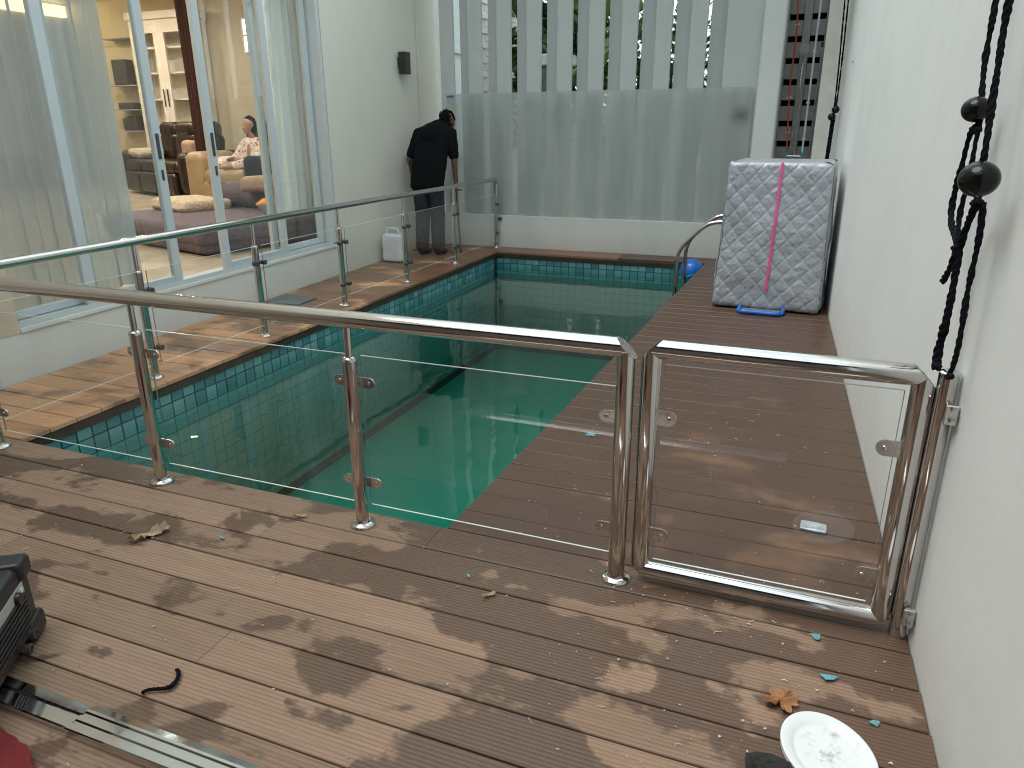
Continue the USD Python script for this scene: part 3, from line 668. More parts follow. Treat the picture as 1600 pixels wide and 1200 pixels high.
for zz in (.19, .72):
    obj('hinge', [box(GX1 + .026, GX1 + .058, gy - .014, gy + .014, zz - .06, zz + .06, .004)], 'black_metal', gt)
wp = thing('wall_post', 'stainless steel gate post fixed to the right wall', 'post', (.452, 2.255, 0))
wpx = rhx(2.255, -.034)
obj('tube', cyl((wpx, 2.255, .0), (wpx, 2.255, .885), .027, 24), 'steel', wp, 40)
obj('cap', lathe([(0, 0), (.0275, 0), (.0275, .006), (.02, .012), (0, .014)], (wpx, 2.255, .8855), 24), 'steel', wp, 40)
for zz in (.10, .78):
    obj('wall_bracket', [box(wpx - .002, rhx(2.22, -.002), 2.205, 2.215, zz - .03, zz + .03, .003), box(wpx + .004, rhx(2.22, -.001), 2.215, 2.228, zz - .028, zz + .028, .003),
         cyl((wpx + .018, 2.206, zz + .018), (wpx + .018, 2.188, zz + .018), .008, 6), cyl((wpx + .018, 2.206, zz - .016), (wpx + .018, 2.190, zz - .016), .008, 6)], 'steel_satin', wp)

# ------------------------------------------------------------------ beaded ropes
def braid(path, r, twist=85, n=7, amp=.5):
    P = spline(path, max(24, int(len(path) * 24))); d = np.r_[0, np.cumsum(np.linalg.norm(np.diff(P, axis=0), axis=1))]
    T = np.gradient(P, axis=0); T /= np.linalg.norm(T, axis=1, keepdims=True)
    U = np.cross(T, [0.0, 1, 0]); U /= np.linalg.norm(U, axis=1, keepdims=True); W = np.cross(T, U); out = []
    wob = meshkit.fbm(P * 22, 2, 5) - .5; wb2 = meshkit.fbm(P * 17 + 9, 2, 7) - .5
    rr_ = r * (1 + .9 * wob)
    for k in (0, 2.09, 4.19):
        a = d * twist + k + 2.5 * wb2
        out.append(sweep(P + (amp * rr_)[:, None] * (np.cos(a)[:, None] * U + np.sin(a)[:, None] * W), rr_ * .62, n))
    return out
fwd, rgt, upp = fw, rt, up
def at(px, py, off):   # point on the plane parallel to the right wall, 'off' in front of it
    d = fwd * F_PX + rgt * (px - 800) - upp * (py - 600)
    n = np.array([1.0, .038, 0]); c = 0.555 - off
    t = (c - 0) / (d @ n); return np.array([0, 0, EYE]) + d * t
RO = .055
rp = thing('beaded_rope', 'black braided rope with two big glossy beads hanging before the gate post', 'rope', tuple(at(1480, 585, RO)))
A = lambda pts, o=RO: [at(x, y, o) for x, y in pts]
ropes = [
    (A([(1562, -90), (1556, 0), (1549, 40), (1540, 90), (1534, 150), (1528, 205)]), .0105),
    (A([(1592, -90), (1577, 0), (1566, 60), (1557, 120), (1548, 175), (1541, 225), (1531, 280), (1527, 320)], RO + .012), .0125),
    (A([(1522, 200), (1512, 222), (1504, 255), (1494, 292), (1487, 325), (1488, 355), (1494, 385)], RO + .004), .0115),
    (A([(1529, 200), (1524, 225), (1517, 262), (1508, 300), (1500, 335), (1497, 370), (1496, 390)], RO + .006), .010),
    (A([(1527, 315), (1512, 350), (1501, 385), (1493, 425), (1488, 455), (1484, 475), (1476, 510), (1468, 540), (1463, 577)], RO), .0155),
    (A([(1536, 318), (1533, 350), (1524, 400), (1512, 455), (1503, 510), (1494, 555), (1480, 590)], RO - .006), .0115),
    (A([(1494, 385), (1489, 405), (1481, 425), (1473, 440)], RO + .01), .012)]
for p_, r_ in ropes: obj('strand', braid(p_, r_ * .66), 'rope_black', rp, True)
for (x, y, r_) in ((1525, 203, .021), (1527, 318, .025), (1464, 572, .019), (1484, 588, .017), (1494, 388, .02)):
    m = bump_mesh(trimesh.creation.icosphere(3, r_ * .66), .004, 90, int(x)); m.apply_scale((1, 1, .8)); m.apply_translation(at(x, y, RO + .004)); obj('knot', m, 'rope_black', rp, True)
for (x, y, r_) in ((1525, 171, .0355), (1530, 280, .0455)):
    m = trimesh.creation.icosphere(4, r_); m.apply_scale((1, 1, .93)); m.apply_translation(at(x, y, RO + (.012 if r_ < .04 else .035))); obj('bead', m, 'bead_black', rp, True)
fq = thing('far_beaded_rope', 'thin black beaded rope by the far end of the right wall', 'rope', (.16, 8.6, 1.1))
B = lambda x, z: (x, 8.6, z)
for p_, r_ in (([B(.12, 3.0), B(.135, 2.6), B(.155, 2.1), B(.163, 1.7)], .008), ([B(.155, 3.0), B(.165, 2.6), B(.178, 2.1), B(.178, 1.7)], .008), ([B(.155, 1.62), B(.15, 1.35), B(.145, .95)], .010), ([B(.175, 1.62), B(.168, 1.4), B(.165, 1.0)], .014)):
    obj('strand', braid(p_, r_, 70), 'rope_black', fq, True)
for x, z in ((.178, 1.70), (.150, 1.63)):
    m = trimesh.creation.icosphere(3, .038); m.apply_translation((x, 8.58, z)); obj('bead', m, 'bead_black', fq, True)
hk = at(1336, 95, 0.0)
obj('wall_plug', lathe([(0, 0), (.018, 0), (.014, .01), (0, .012)], hk - [.012, 0, 0], 10, axis=(-1, 0, 0)), 'grey_panel', None, 40, 'tiny dark plug in the right wall near the far rope', 'plug')

# ------------------------------------------------------------------ quilted silver cover
def quilt():
    # base and top rectangles: corners (front left, front right, back right, back left)
    b = np.array([(-.690, 6.66), (.222, 6.63), (.270, 7.52), (-.640, 7.55)]); t = np.array([(-.650, 6.80), (.205, 6.78), (.225, 7.46), (-.600, 7.48)])
    zb, zt = .012, 1.262; nu, nv = 110, 150; ring = nu * 4
    per = [np.linalg.norm(b[(i + 1) % 4] - b[i]) for i in range(4)]
    S_, A_ = np.meshgrid(np.arange(nv + 1) / nv, np.arange(nu) / nu, indexing='ij'); Z = zb + (zt - zb) * S_; cols = []
    for i in range(4):
        p = b[i] * (1 - S_[..., None]) + t[i] * S_[..., None]; q_ = b[(i + 1) % 4] * (1 - S_[..., None]) + t[(i + 1) % 4] * S_[..., None]
        d = (q_ - p) / np.linalg.norm(q_ - p, axis=-1, keepdims=True); n = np.stack([d[..., 1], -d[..., 0]], -1); W_ = A_ * per[i]
        xy = p + (q_ - p) * A_[..., None]; e = np.minimum(A_, 1 - A_) * per[i]; rc = .05
        ins = (rc - np.sqrt(np.maximum(rc * rc - np.maximum(rc - e, 0) ** 2, 0))) * .7
        ez = np.minimum(Z - zb, zt - Z); ins = ins + (.05 - np.sqrt(np.maximum(.0025 - np.maximum(.05 - ez, 0) ** 2, 0))) * .8
        g_ = .142; wob = (meshkit.fbm(np.stack([W_ * 3 + i * 7, Z * 3, 0 * Z], -1), 2, 11) - .5) * .05
        u1, u2 = ((W_ + wob - Z * .95) / g_) % 1, ((W_ + wob + Z * .88) / g_) % 1
        a1, a2 = np.minimum(u1, 1 - u1), np.minimum(u2, 1 - u2)
        puff = np.minimum(a1, .16) / .16 * np.minimum(a2, .16) / .16
        bulge = np.sin(np.pi * u1) * np.sin(np.pi * u2)
        big = meshkit.fbm(np.stack([W_ * 3.0 + i * 9, Z * 3.0, 0 * Z + 3.1], -1), 3, 5) - .5
        cr1 = 1 - 2 * np.abs(meshkit.fbm(np.stack([W_ * 9 + i * 9 + Z * 2, Z * 13 - 4 * W_, 0 * Z + 1.7], -1), 3, 9) - .5)
        cr2 = 1 - 2 * np.abs(meshkit.fbm(np.stack([W_ * 30 + i * 9, Z * 42 + 14 * W_, 0 * Z + 5.7], -1), 2, 19) - .5)
        disp = .0040 * np.sqrt(puff) + .002 * bulge + .055 * big + .008 * (cr1 - .75) * np.sqrt(puff) + .0055 * (cr2 - .75) - ins
        cols.append(np.concatenate([xy + n * disp[..., None], Z[..., None]], -1))
    V = np.concatenate(cols, 1).reshape(-1, 3)
    jj, ii = np.meshgrid(np.arange(nv), np.arange(ring), indexing='ij'); a = (jj * ring + ii).ravel(); c = (jj * ring + (ii + 1) % ring).ravel()
    F = np.concatenate([np.stack([a, c, c + ring], 1), np.stack([a, c + ring, a + ring], 1)])
    top = np.arange(nv * ring, (nv + 1) * ring); cpt = V[top].mean(0); prev = top
    for sft in (.75, .5, .25):
        r_ = cpt + (V[top] - cpt) * sft; r_[:, 2] = zt - .004 - .02 * (1 - sft) + .012 * (meshkit.fbm(r_ * 6, 3, 2) - .5)
        idx = np.arange(len(V), len(V) + ring); V = np.vstack([V, r_]); i2 = np.roll(np.arange(ring), -1)
        F = np.vstack([F, np.stack([prev, prev[i2], idx[i2]], 1), np.stack([prev, idx[i2], idx], 1)]); prev = idx
    V = np.vstack([V, cpt - [0, 0, .024]]); F = np.vstack([F, np.stack([prev, np.roll(prev, -1), np.full(ring, len(V) - 1)], 1)])
    return trimesh.Trimesh(V, F, process=False)
qm = quilt()
qt = thing('quilted_cover', 'silver quilted box cover with a pink zip standing by the right wall', 'cover', (-.21, 7.1, 0))
obj('cover_shell', qm, 'quilt_silver', qt, True)
# pink zip lies on the front face
zp = []
vv = np.array(qm.vertices)
for s in np.linspace(0, 1, 26):
    x_, z_ = -.232 * (1 - s) + -.215 * s + .0, .17 + (1.255 - .17) * s
    near = vv[(abs(vv[:, 0] - x_) < .03) & (abs(vv[:, 2] - z_) < .03) & (vv[:, 1] < 7.0)]
    zp.append((x_, near[:, 1].min() - .004 if len(near) else 6.7, z_))
zp = np.array(zp); zp[1:-1, 1] = (zp[:-2, 1] + zp[1:-1, 1] + zp[2:, 1]) / 3 - .003
def ribbon(P, w, t):
    V, F = [], []
    for p in P: V += [(p[0] - w, p[1], p[2]), (p[0] + w, p[1], p[2]), (p[0] + w, p[1] + t, p[2]), (p[0] - w, p[1] + t, p[2])]
    for i in range(len(P) - 1):
        for j in range(4):
            a, c = i * 4 + j, i * 4 + (j + 1) % 4; F += [(a, c, c + 4), (a, c + 4, a + 4)]
    return trimesh.Trimesh(V, F, process=False)
obj('zip', ribbon(zp, .011, .01), 'pink_tape', qt)
bt = thing('blue_trolley', 'folded bright blue trolley base under the silver cover', 'trolley', (-.25, 6.6, 0))
bx = lambda s: (-.25 + s[0], s[1], s[2])
lp_ = fillet([(-.435, 6.66, .022), (-.44, 6.515, .022), (-.40, 6.49, .022), (-.115, 6.485, .022), (-.075, 6.51, .022), (-.07, 6.66, .022)], .03)
obj('rim', sweep(lp_, .018, 10), 'blue_plastic', bt, True)
obj('plate', box(-.42, -.09, 6.50, 6.66, .010, .020, .002), 'mat_grey', bt)

# ------------------------------------------------------------------ pool ladder and ball
ld = thing('pool_ladder', 'stainless steel pool ladder rails at the far right corner', 'ladder', (-1.05, 7.6, 0))
for yy, nm in ((7.42, 0), (8.02, 1)):
    xx_ = -1.12
    p_ = fillet([(xx_ - .02, yy, -1.0), (xx_ - .02, yy, .37), (xx_ + .27, yy, .67), (xx_ + .62, yy, .66), (xx_ + .66, yy, 0.0)], .12, 9)
    obj('rail', sweep(p_, .02, 14), 'steel', ld, 40)
for zz in (-.30, -.6, -.9): obj('step', box(-1.19, -1.09, 7.43, 8.01, zz - .015, zz + .015, .004), 'steel_satin', ld)
bl = trimesh.creation.icosphere(4, .135); bl.apply_translation((-1.16, 8.74, -.065))
bb = thing('ball', 'shiny blue plastic ball floating in the far right pool corner', 'ball', (-1.17, 8.74, -.22))
obj('shell', bl, 'ball_blue', bb, True)
obj('band', sweep([(-1.17 + .1362 * math.cos(a) * math.cos(.35), 8.74 + .1362 * math.sin(a), -.085 - .02 + .1362 * math.cos(a) * math.sin(.35)) for a in np.linspace(0, 2 * np.pi, 40)[:-1]], .006, 6, closed=True), 'teal_plastic', bb, True)

# ------------------------------------------------------------------ jerrycan, mat
jx, jy = -4.62, 7.80
jc = thing('jerrycan', 'white plastic jerrycan with a top handle on the far left deck', 'jerrycan', (jx, jy, 0))
obj('body', rbox(jx - .13, jx + .13, jy - .09, jy + .09, .001, .335, .035), 'white_plastic', jc, 40)
obj('handle', sweep(fillet([(jx - .10, jy, .32), (jx - .085, jy, .40), (jx + .06, jy, .40), (jx + .08, jy, .32)], .03), .013, 10), 'white_plastic', jc, True)
obj('cap', lathe([(0, 0), (.028, 0), (.028, .03), (0, .03)], (jx + .105, jy, .328), 16), 'white_knob', jc, 40)
mt = bump_mesh(subdiv(prism([(-4.63, 5.36), (-4.26, 5.40), (-4.28, 5.72), (-4.66, 5.74)], .012, .002), 3), .004, 8)
obj('drain_mat', mt, 'mat_grey', None, 30, 'grey plastic mat lying on the left deck by the house plinth', 'mat')

# ------------------------------------------------------------------ people
def chain(bones, edge=.018, it=12):
    ms = []
    for p0, r0, p1, r1 in bones:
        a = m3.Manifold.sphere(r0, 24).translate(tuple(map(float, p0))); b = m3.Manifold.sphere(r1, 24).translate(tuple(map(float, p1)))
        ms.append(m3.Manifold.batch_hull([a, b]))
    u = m3.Manifold.batch_boolean(ms, m3.OpType.Add).refine_to_length(edge)
    t = man(u); t.merge_vertices(); trimesh.smoothing.filter_taubin(t, iterations=it); return t
def ell(c, r, R=None, sub=3):
    m = trimesh.creation.icosphere(sub, 1.0); m.apply_scale(r)
    if R is not None: m.apply_transform(R)
    m.apply_translation(c); return m
def hull_of(pts): return m3.Manifold.batch_hull([m3.Manifold.sphere(r, 20).translate(tuple(map(float, p))) for p, r in pts])
def smooth_union(ms, edge=.018, it=12):
    t = man(m3.Manifold.batch_boolean(ms, m3.OpType.Add).refine_to_length(edge)); t.merge_vertices(); trimesh.smoothing.filter_taubin(t, iterations=it); return t
def hand_bones(w, d, side, curl, s=1.0):
    """bones of a hand hanging from wrist w along d; side = thumb direction"""
    d = np.array(d, float) / np.linalg.norm(d); side = np.array(side, float); side -= d * (side @ d); side /= np.linalg.norm(side); pn = np.cross(d, side)
    out = [(w, .027 * s, w + d * .085 * s, .022 * s), (w + side * .018 * s, .02 * s, w + d * .085 * s + side * .026 * s, .013 * s), (w - side * .018 * s, .02 * s, w + d * .08 * s - side * .026 * s, .013 * s)]
    for k, (o, L) in enumerate(((.028, .075), (.010, .084), (-.009, .078), (-.027, .062))):
        a = w + d * .085 * s + side * o * s; b = a + (d * math.cos(curl) + pn * math.sin(curl)) * L * .5 * s
        c = b + (d * math.cos(2.1 * curl) + pn * math.sin(2.1 * curl)) * L * .5 * s
        out += [(a, .0095 * s, b, .0085 * s), (b, .0085 * s, c, .0075 * s)]
    t0 = w + d * .03 * s + side * .025 * s; t1 = t0 + (d * .7 + side * .6) * .04 * s; t2 = t1 + (d * .95 + pn * .3) * .035 * s
    return out + [(t0, .013 * s, t1, .011 * s), (t1, .011 * s, t2, .009 * s)]
V3 = lambda *a: np.array(a, float)
# --- the man bending over
mn = thing('person', 'man in black t-shirt and dark jeans bending over in the far left corner', 'person', (-4.45, 8.42, 0))
hipL, hipR = V3(-4.545, 8.40, .92), V3(-4.345, 8.43, .92)
knL, knR = V3(-4.54, 8.42, .50), V3(-4.35, 8.46, .50); anL, anR = V3(-4.545, 8.38, .11), V3(-4.34, 8.43, .11)
wst = V3(-4.44, 8.42, 1.03); che = V3(-4.42, 8.54, 1.38); nek = V3(-4.385, 8.69, 1.56); hd = V3(-4.35, 8.82, 1.645)
shL, shR = V3(-4.615, 8.56, 1.475), V3(-4.20, 8.60, 1.475)
elL, elR = V3(-4.735, 8.50, 1.17), V3(-4.15, 8.58, 1.16); wrL, wrR = V3(-4.715, 8.60, .90), V3(-4.155, 8.62, .91)
body = [(hipL, .075, knL, .06), (hipR, .075, knR, .06), (knL, .058, anL, .042), (knR, .058, anR, .042), (hipL, .07, hipR, .07), (wst, .065, che, .065), ((hipL + hipR) / 2, .065, wst, .065),
        (che, .065, nek, .055), (shL, .06, shR, .06), (che, .07, shL, .05), (che, .07, shR, .05), (nek, .055, hd, .055), (shL, .05, elL, .040), (shR, .05, elR, .040),
        (elL, .040, wrL, .027), (elR, .040, wrR, .027), (hd - V3(0, .012, -.01), .088, hd + V3(.012, .045, -.045), .068), (hd + V3(.01, .05, -.05), .055, hd + V3(.018, .075, -.095), .032),
        (hd + V3(.015, .11, -.045), .012, hd + V3(.02, .12, -.07), .014),
        (hd + V3(-.088, .01, -.02), .015, hd + V3(-.088, .0, -.05), .011), (hd + V3(.092, .0, -.02), .015, hd + V3(.092, -.01, -.05), .011)]
body += hand_bones(wrL, (0.02, .25, -1), (.3, .9, .2), .35) + hand_bones(wrR, (0.0, .1, -1), (-.3, .9, .2), .75)
obj('body', chain(body, .012, 10), 'skin', mn, True)
lo = V3(-4.445, 8.385, .88)
shirt = [hull_of([(lo + V3(-.115, 0, 0), .105), (lo + V3(.115, .02, 0), .105), (wst + V3(-.11, .0, 0), .112), (wst + V3(.11, .02, 0), .112)]),
         hull_of([(wst + V3(-.11, 0, 0), .112), (wst + V3(.11, .02, 0), .112), (che + V3(-.10, 0, .02), .122), (che + V3(.10, .02, .02), .122)]),
         hull_of([(che + V3(-.10, 0, .02), .122), (che + V3(.10, .02, .02), .122), (shL + V3(.02, 0, 0), .078), (shR - V3(.02, 0, 0), .078), (nek - V3(0, .05, -.005), .085), (che + V3(0, -.05, .10), .10)]),
         hull_of([(shL, .078), (shL * .22 + elL * .78, .068)]), hull_of([(shR, .078), (shR * .22 + elR * .78, .068)])]
obj('t_shirt', bump_mesh(smooth_union(shirt, .02, 8), .008, 14, 3), 'shirt_black', mn, True)
legs = [hull_of([(hipL, .098), (hipR, .098), (wst + V3(-.07, 0, -.07), .07), (wst + V3(.07, 0, -.07), .07)]), hull_of([(hipL - V3(.005, 0, .04), .102), (knL, .094)]), hull_of([(hipR + V3(.005, 0, -.04), .102), (knR, .094)]),
        hull_of([(knL, .094), (anL + V3(0, 0, -.01), .082)]), hull_of([(knR, .094), (anR + V3(0, 0, -.01), .082)])]
obj('trousers', bump_mesh(smooth_union(legs, .02, 8), .007, 16, 8), 'jeans_dark', mn, True)
hair = hull_of([(hd + V3(-.005, -.03, .025), .085), (hd + V3(.0, .03, .03), .083), (hd + V3(.0, -.06, -.04), .07), (hd + V3(.012, .06, .01), .066)])
hm = man(hair.refine_to_length(.014)); hm.merge_vertices(); hm = bump_mesh(hm, .020, 42, 4)
tf = []
for _ in range(60):
    d = rng.normal(size=3); d[2] = abs(d[2]) * .8 + .2; d /= np.linalg.norm(d); p0 = hd + V3(0, .0, .02) + d * .085
    e = p0 + (d + rng.normal(size=3) * .6 + V3(0, 0, .05)) * .022; tf.append(sweep([p0, (p0 + e) / 2 + rng.normal(size=3) * .004, e], [.009, .006, .001], 5))
obj('hair', [hm] + tf, 'hair', mn, True)
for c in (anL, anR):
    obj('shoe', smooth_union([hull_of([(c + V3(0, -.03, -.065), .042), (c + V3(.02, .15, -.075), .034)])], .015, 6), 'black_metal', mn, True)
tl = thing('long_tool', 'thin dark pole held upright by the bending man', 'tool', (-4.11, 8.62, 0))
obj('shaft', sweep([(-4.175, 8.66, .86), (-4.10, 8.60, .01)], .011, 8), 'dark_metal', tl, True)
obj('grip', sweep([(-4.178, 8.662, .895), (-4.172, 8.657, .80)], .015, 10), 'black_plastic', tl, True)
# --- woman on the beige sofa
wm = thing('person', 'woman in pale floral pyjamas sitting on the beige sofa indoors', 'person', (-8.8, 10.2, .95))
Hd = V3(-8.72, 10.28, 1.60); Ch = V3(-8.72, 10.34, 1.25); Wa = V3(-8.74, 10.32, 1.02)
wb_ = [(Hd + V3(0, 0, .03), .095, Hd + V3(-.02, -.03, -.04), .07), (Hd + V3(-.02, -.04, -.06), .05, Hd + V3(-.025, -.055, -.10), .032), (Hd + V3(-.035, -.10, -.02), .012, Hd + V3(-.04, -.11, -.04), .014),
       (Ch + V3(0, 0, .12), .05, Hd - V3(0, 0, .05), .05), (Wa, .13, Ch, .13), (Ch + V3(-.16, 0, .06), .06, Ch + V3(.16, 0, .06), .06),
       (Ch + V3(-.17, 0, .05), .05, V3(-8.98, 10.20, 1.12), .04), (V3(-8.98, 10.20, 1.12), .04, V3(-8.90, 9.98, 1.08), .03), (Ch + V3(.17, 0, .05), .05, V3(-8.50, 10.18, 1.1), .04), (V3(-8.50, 10.18, 1.1), .04, V3(-8.62, 9.98, 1.07), .03),
       (Wa + V3(-.1, 0, 0), .1, V3(-9.15, 9.98, 1.02), .07), (Wa + V3(.1, 0, 0), .1, V3(-8.45, 9.92, 1.02), .07), (V3(-9.15, 9.98, 1.02), .065, V3(-8.9, 9.78, .98), .045), (V3(-8.45, 9.92, 1.02), .065, V3(-8.7, 9.76, .98), .045),
       (V3(-8.9, 9.78, .98), .04, V3(-8.78, 9.72, .97), .03), (V3(-8.7, 9.76, .98), .04, V3(-8.85, 9.70, .97), .03)]
wb_ += hand_bones(V3(-8.90, 9.98, 1.08), (.4, -.8, -.1), (.6, .3, .6), .3) + hand_bones(V3(-8.62, 9.98, 1.07), (-.4, -.8, -.1), (-.6, .3, .6), .3)
obj('body', chain(wb_, .02, 8), 'skin_light', wm, True)
dress = [hull_of([(Wa + V3(-.1, 0, -.04), .13), (Wa + V3(.1, 0, -.04), .13), (Ch + V3(-.1, 0, .05), .12), (Ch + V3(.1, 0, .05), .12)]), hull_of([(Ch + V3(-.16, 0, .06), .08), (V3(-8.97, 10.21, 1.12), .065)]), hull_of([(V3(-8.97, 10.21, 1.12), .065), (V3(-8.92, 10.05, 1.09), .05)]),
         hull_of([(Ch + V3(.16, 0, .06), .08), (V3(-8.51, 10.19, 1.1), .065)]), hull_of([(Wa + V3(-.1, 0, -.02), .13), (V3(-9.15, 9.98, 1.02), .10)]), hull_of([(Wa + V3(.1, 0, -.02), .13), (V3(-8.45, 9.92, 1.02), .10)]), hull_of([(V3(-9.15, 9.98, 1.02), .095), (V3(-8.95, 9.81, .99), .065)]), hull_of([(V3(-8.45, 9.92, 1.02), .095), (V3(-8.68, 9.79, .99), .065)])]
obj('pyjamas', bump_mesh(smooth_union(dress, .025, 8), .01, 14, 2), 'floral_cloth', wm, True)
obj('hair', bump_mesh(man(hull_of([(Hd + V3(.0, .03, .06), .098), (Hd + V3(.01, .05, -.06), .08), (Hd + V3(0, .08, -.1), .05)]).refine_to_length(.02)), .01, 30), 'hair', wm, True)

# ------------------------------------------------------------------ the living room's furniture
def pleats(p0, p1, z0, z1, amp, n, th=.004, seg=10, seed=0, taper=0.0):
    p0, p1 = np.array(p0, float), np.array(p1, float); d = (p1 - p0); L = np.linalg.norm(d); d /= L; nrm = np.array([-d[1], d[0]])
    r_ = np.random.default_rng(seed); ph = r_.uniform(0, 6, n + 1); am = r_.uniform(.5, 1.3, n + 1); N = n * seg; V, F = [], []
    zs = np.linspace(z0, z1, 9)
    for z in zs:
        s_ = (z - z0) / (z1 - z0)
        for i in range(N + 1):
            u = i / N; k_ = u * n; a = amp * np.interp(k_, range(n + 1), am) * math.sin(2 * np.pi * k_ + .5 * math.sin(3 * s_ + ph[int(k_)]))
            w = u * L * (1 - taper * (1 - s_) * 0) ; p = p0 + d * w + nrm * a; V.append((p[0], p[1], z))
    for j in range(len(zs) - 1):
        for i in range(N):
            a, c = j * (N + 1) + i, j * (N + 1) + i + 1; F += [(a, c, c + N + 1), (a, c + N + 1, a + N + 1)]
    V = np.array(V); K = len(V); V2 = np.vstack([V, V + np.array([nrm[0], nrm[1], 0]) * th]); F = F + [(a + K, c + K, b + K) for a, b, c in F]
    return trimesh.Trimesh(V2, F, process=False)
obj('sheer_curtain', pleats((lhx(2.7, -.42), 2.7), (lhx(4.5, -.42), 4.5), RZ + .02, 3.9, .03, 15, seed=1), 'sheer_pale', None, True, 'pale sheer curtain behind the left glass door', 'curtain')
obj('sheer_curtain', pleats((lhx(6.46, -.36), 6.46), (lhx(7.5, -.36), 7.5), .66, 3.9, .045, 9, seed=2), 'sheer_white', None, True, 'thick white curtain gathered at the right end of the glass doors', 'curtain')
obj('brown_curtain', pleats((-10.45, 10.82), (-9.98, 10.78), RZ + .02, 4.1, .03, 7, seed=3), 'brown_cloth', None, True, 'dark brown pleated curtain hanging in the middle of the living room', 'curtain')
obj('pale_curtain', pleats((-9.9, 12.9), (-6.0, 12.9), RZ + .02, 4.1, .05, 26, seed=4), 'sheer_white', None, True, 'wide pale curtain along the back of the living room', 'curtain')
# cabinet
cb = thing('display_cabinet', 'tall cream display cabinet with glass doors in the living room', 'cabinet', (-12.9, 13.0, RZ))
cx0, cx1, cyf, cyb, cz = -13.7, -12.05, 12.8, 13.25, 3.70
obj('carcass', [box(cx0, cx0 + .1, cyf, cyb, RZ, cz), box(cx1 - .1, cx1, cyf, cyb, RZ, cz), box(cx0 - .04, cx1 + .04, cyf - .04, cyb, cz + .001, cz + .14), box(cx0 + .1, cx1 - .1, cyf + .02, cyb, cz - .12, cz), box(cx0 + .1, cx1 - .1, cyf + .02, cyb, RZ, RZ + .3), box(cx0 + .1, cx1 - .1, cyb - .03, cyb, RZ + .3, cz - .12)], 'white_paint', cb)
for zz in (1.1, 1.62, 2.14, 2.66, 3.15): obj('shelf', box(cx0 + .1, cx1 - .1, cyf + .06, cyb - .03, zz, zz + .03), 'white_paint', cb)
cm = (cx0 + cx1) / 2 - .02
for a, b in ((cx0 + .1, cm - .002), (cm + .002, cx1 - .1)):
    d_ = obj('cabinet_door', [box(a, a + .14, cyf - .025, cyf + .018, RZ + .3, cz - .122), box(b - .14, b, cyf - .025, cyf + .018, RZ + .3, cz - .122), box(a + .14, b - .14, cyf - .025, cyf + .018, cz - .26, cz - .122), box(a + .14, b - .14, cyf - .025, cyf + .018, RZ + .3, RZ + .75)], 'white_paint', cb)
    hx = b - .05 if a < cm - .1 else a + .05
    obj('handle', cyl((hx, cyf - .05, 2.0), (hx, cyf - .05, 2.35), .012, 8), 'dark_metal', d_)
obj('ornament', lathe([(0, 0), (.06, 0), (.09, .08), (.05, .16), (.03, .2), (.045, .24), (0, .24)], (-12.35, 13.0, 1.651)), 'tan_cloth', None, 40, 'small brown ornament on a shelf of the cream cabinet', 'ornament')
# glass wall shelves with things, left of the cabinet
sf = thing('wall_shelves', 'dark wall shelves left of the cream cabinet', 'shelf', (-14.4, 13.1, 1.2))
for zz in (1.5, 1.95, 2.45, 3.4): obj('shelf', box(-14.75, -13.95, 12.95, 13.3, zz, zz + .025), 'grey_panel', sf)
obj('speaker', box(-14.6, -14.2, 13.0, 13.25, 2.476, 3.0, .02), 'shelf_item', None, False, 'dark box speaker on the wall shelves seen through the sheer curtain', 'speaker')
obj('console', box(-14.6, -14.15, 13.0, 13.25, 1.976, 2.12, .02), 'shelf_item', None, False, 'low dark device on the wall shelves under the speaker', 'device')
obj('books', [box(-14.55 + i * .07, -14.49 + i * .07, 13.02, 13.24, 1.526, 1.78 + .03 * (i % 3)) for i in range(6)], 'shelf_item', None, False, 'row of dark objects on the lowest wall shelf', 'books')
# dark recliner sofa
def place(m, c, ang): m = m.copy(); m.apply_transform(trimesh.transformations.rotation_matrix(ang, (0, 0, 1))); m.apply_translation(c); return m
SA = math.atan2(10.45 - 11.71, -10.21 + 13.28); sc_ = (-11.65, 11.55, RZ)
so = thing('leather_sofa', 'dark brown leather recliner sofa facing the glass doors', 'sofa', sc_)
S = lambda m: bump_mesh(place(m, sc_, SA), .012, 5)
def sub(m): m = man(m3.Manifold(m3.Mesh(np.array(m.vertices, np.float32), np.array(m.faces, np.uint32))).refine_to_length(.1)); return m
obj('base', S(rbox(-1.5, 1.5, -.5, .5, .02, .52, .08)), 'leather_brown', so, True)
for i, (a, b) in enumerate(((-1.2, -.42), (-.4, .38), (.4, 1.2))):
    obj('seat_cushion', S(rbox(a, b, -.56, .2, .42, .66, .09)), 'leather_brown', so, True)
    obj('foot_rest', S(rbox(a, b, -.62, -.48, .06, .44, .06)), 'leather_brown', so, True)
    bk = obj('backrest', S(rot(rbox(a, b, .12, .45, .55, 1.15, .12), -.12, (1, 0, 0), (0, .3, .6))), 'leather_brown', so, True)
    obj('head_pillow', S(rot(rbox(a + .03, b - .03, .10, .40, 1.05, 1.36, .12), -.12, (1, 0, 0), (0, .3, .6))), 'leather_brown', bk, True)
for a in (-1.52, 1.22): obj('armrest', S(rbox(a, a + .32, -.55, .4, .1, .82, .12)), 'leather_brown', so, True)
obj('throw', bump_mesh(place(rbox(-1.35, -.75, -.45, .1, .66, .86, .09), sc_, SA), .04, 6, 5), 'cream_fluff', None, True, 'cream throw heaped on the left seat of the dark sofa', 'blanket')
obj('pillow', bump_mesh(place(rbox(.45, .95, -.1, .12, .68, 1.02, .09), sc_, SA), .02, 6, 7), 'tan_cloth', None, True, 'tan cushion on the right seat of the dark sofa', 'cushion')
ra = thing('leather_armchair', 'dark leather armchair with padded back behind the beige sofa', 'armchair', (-9.75, 11.3, RZ))
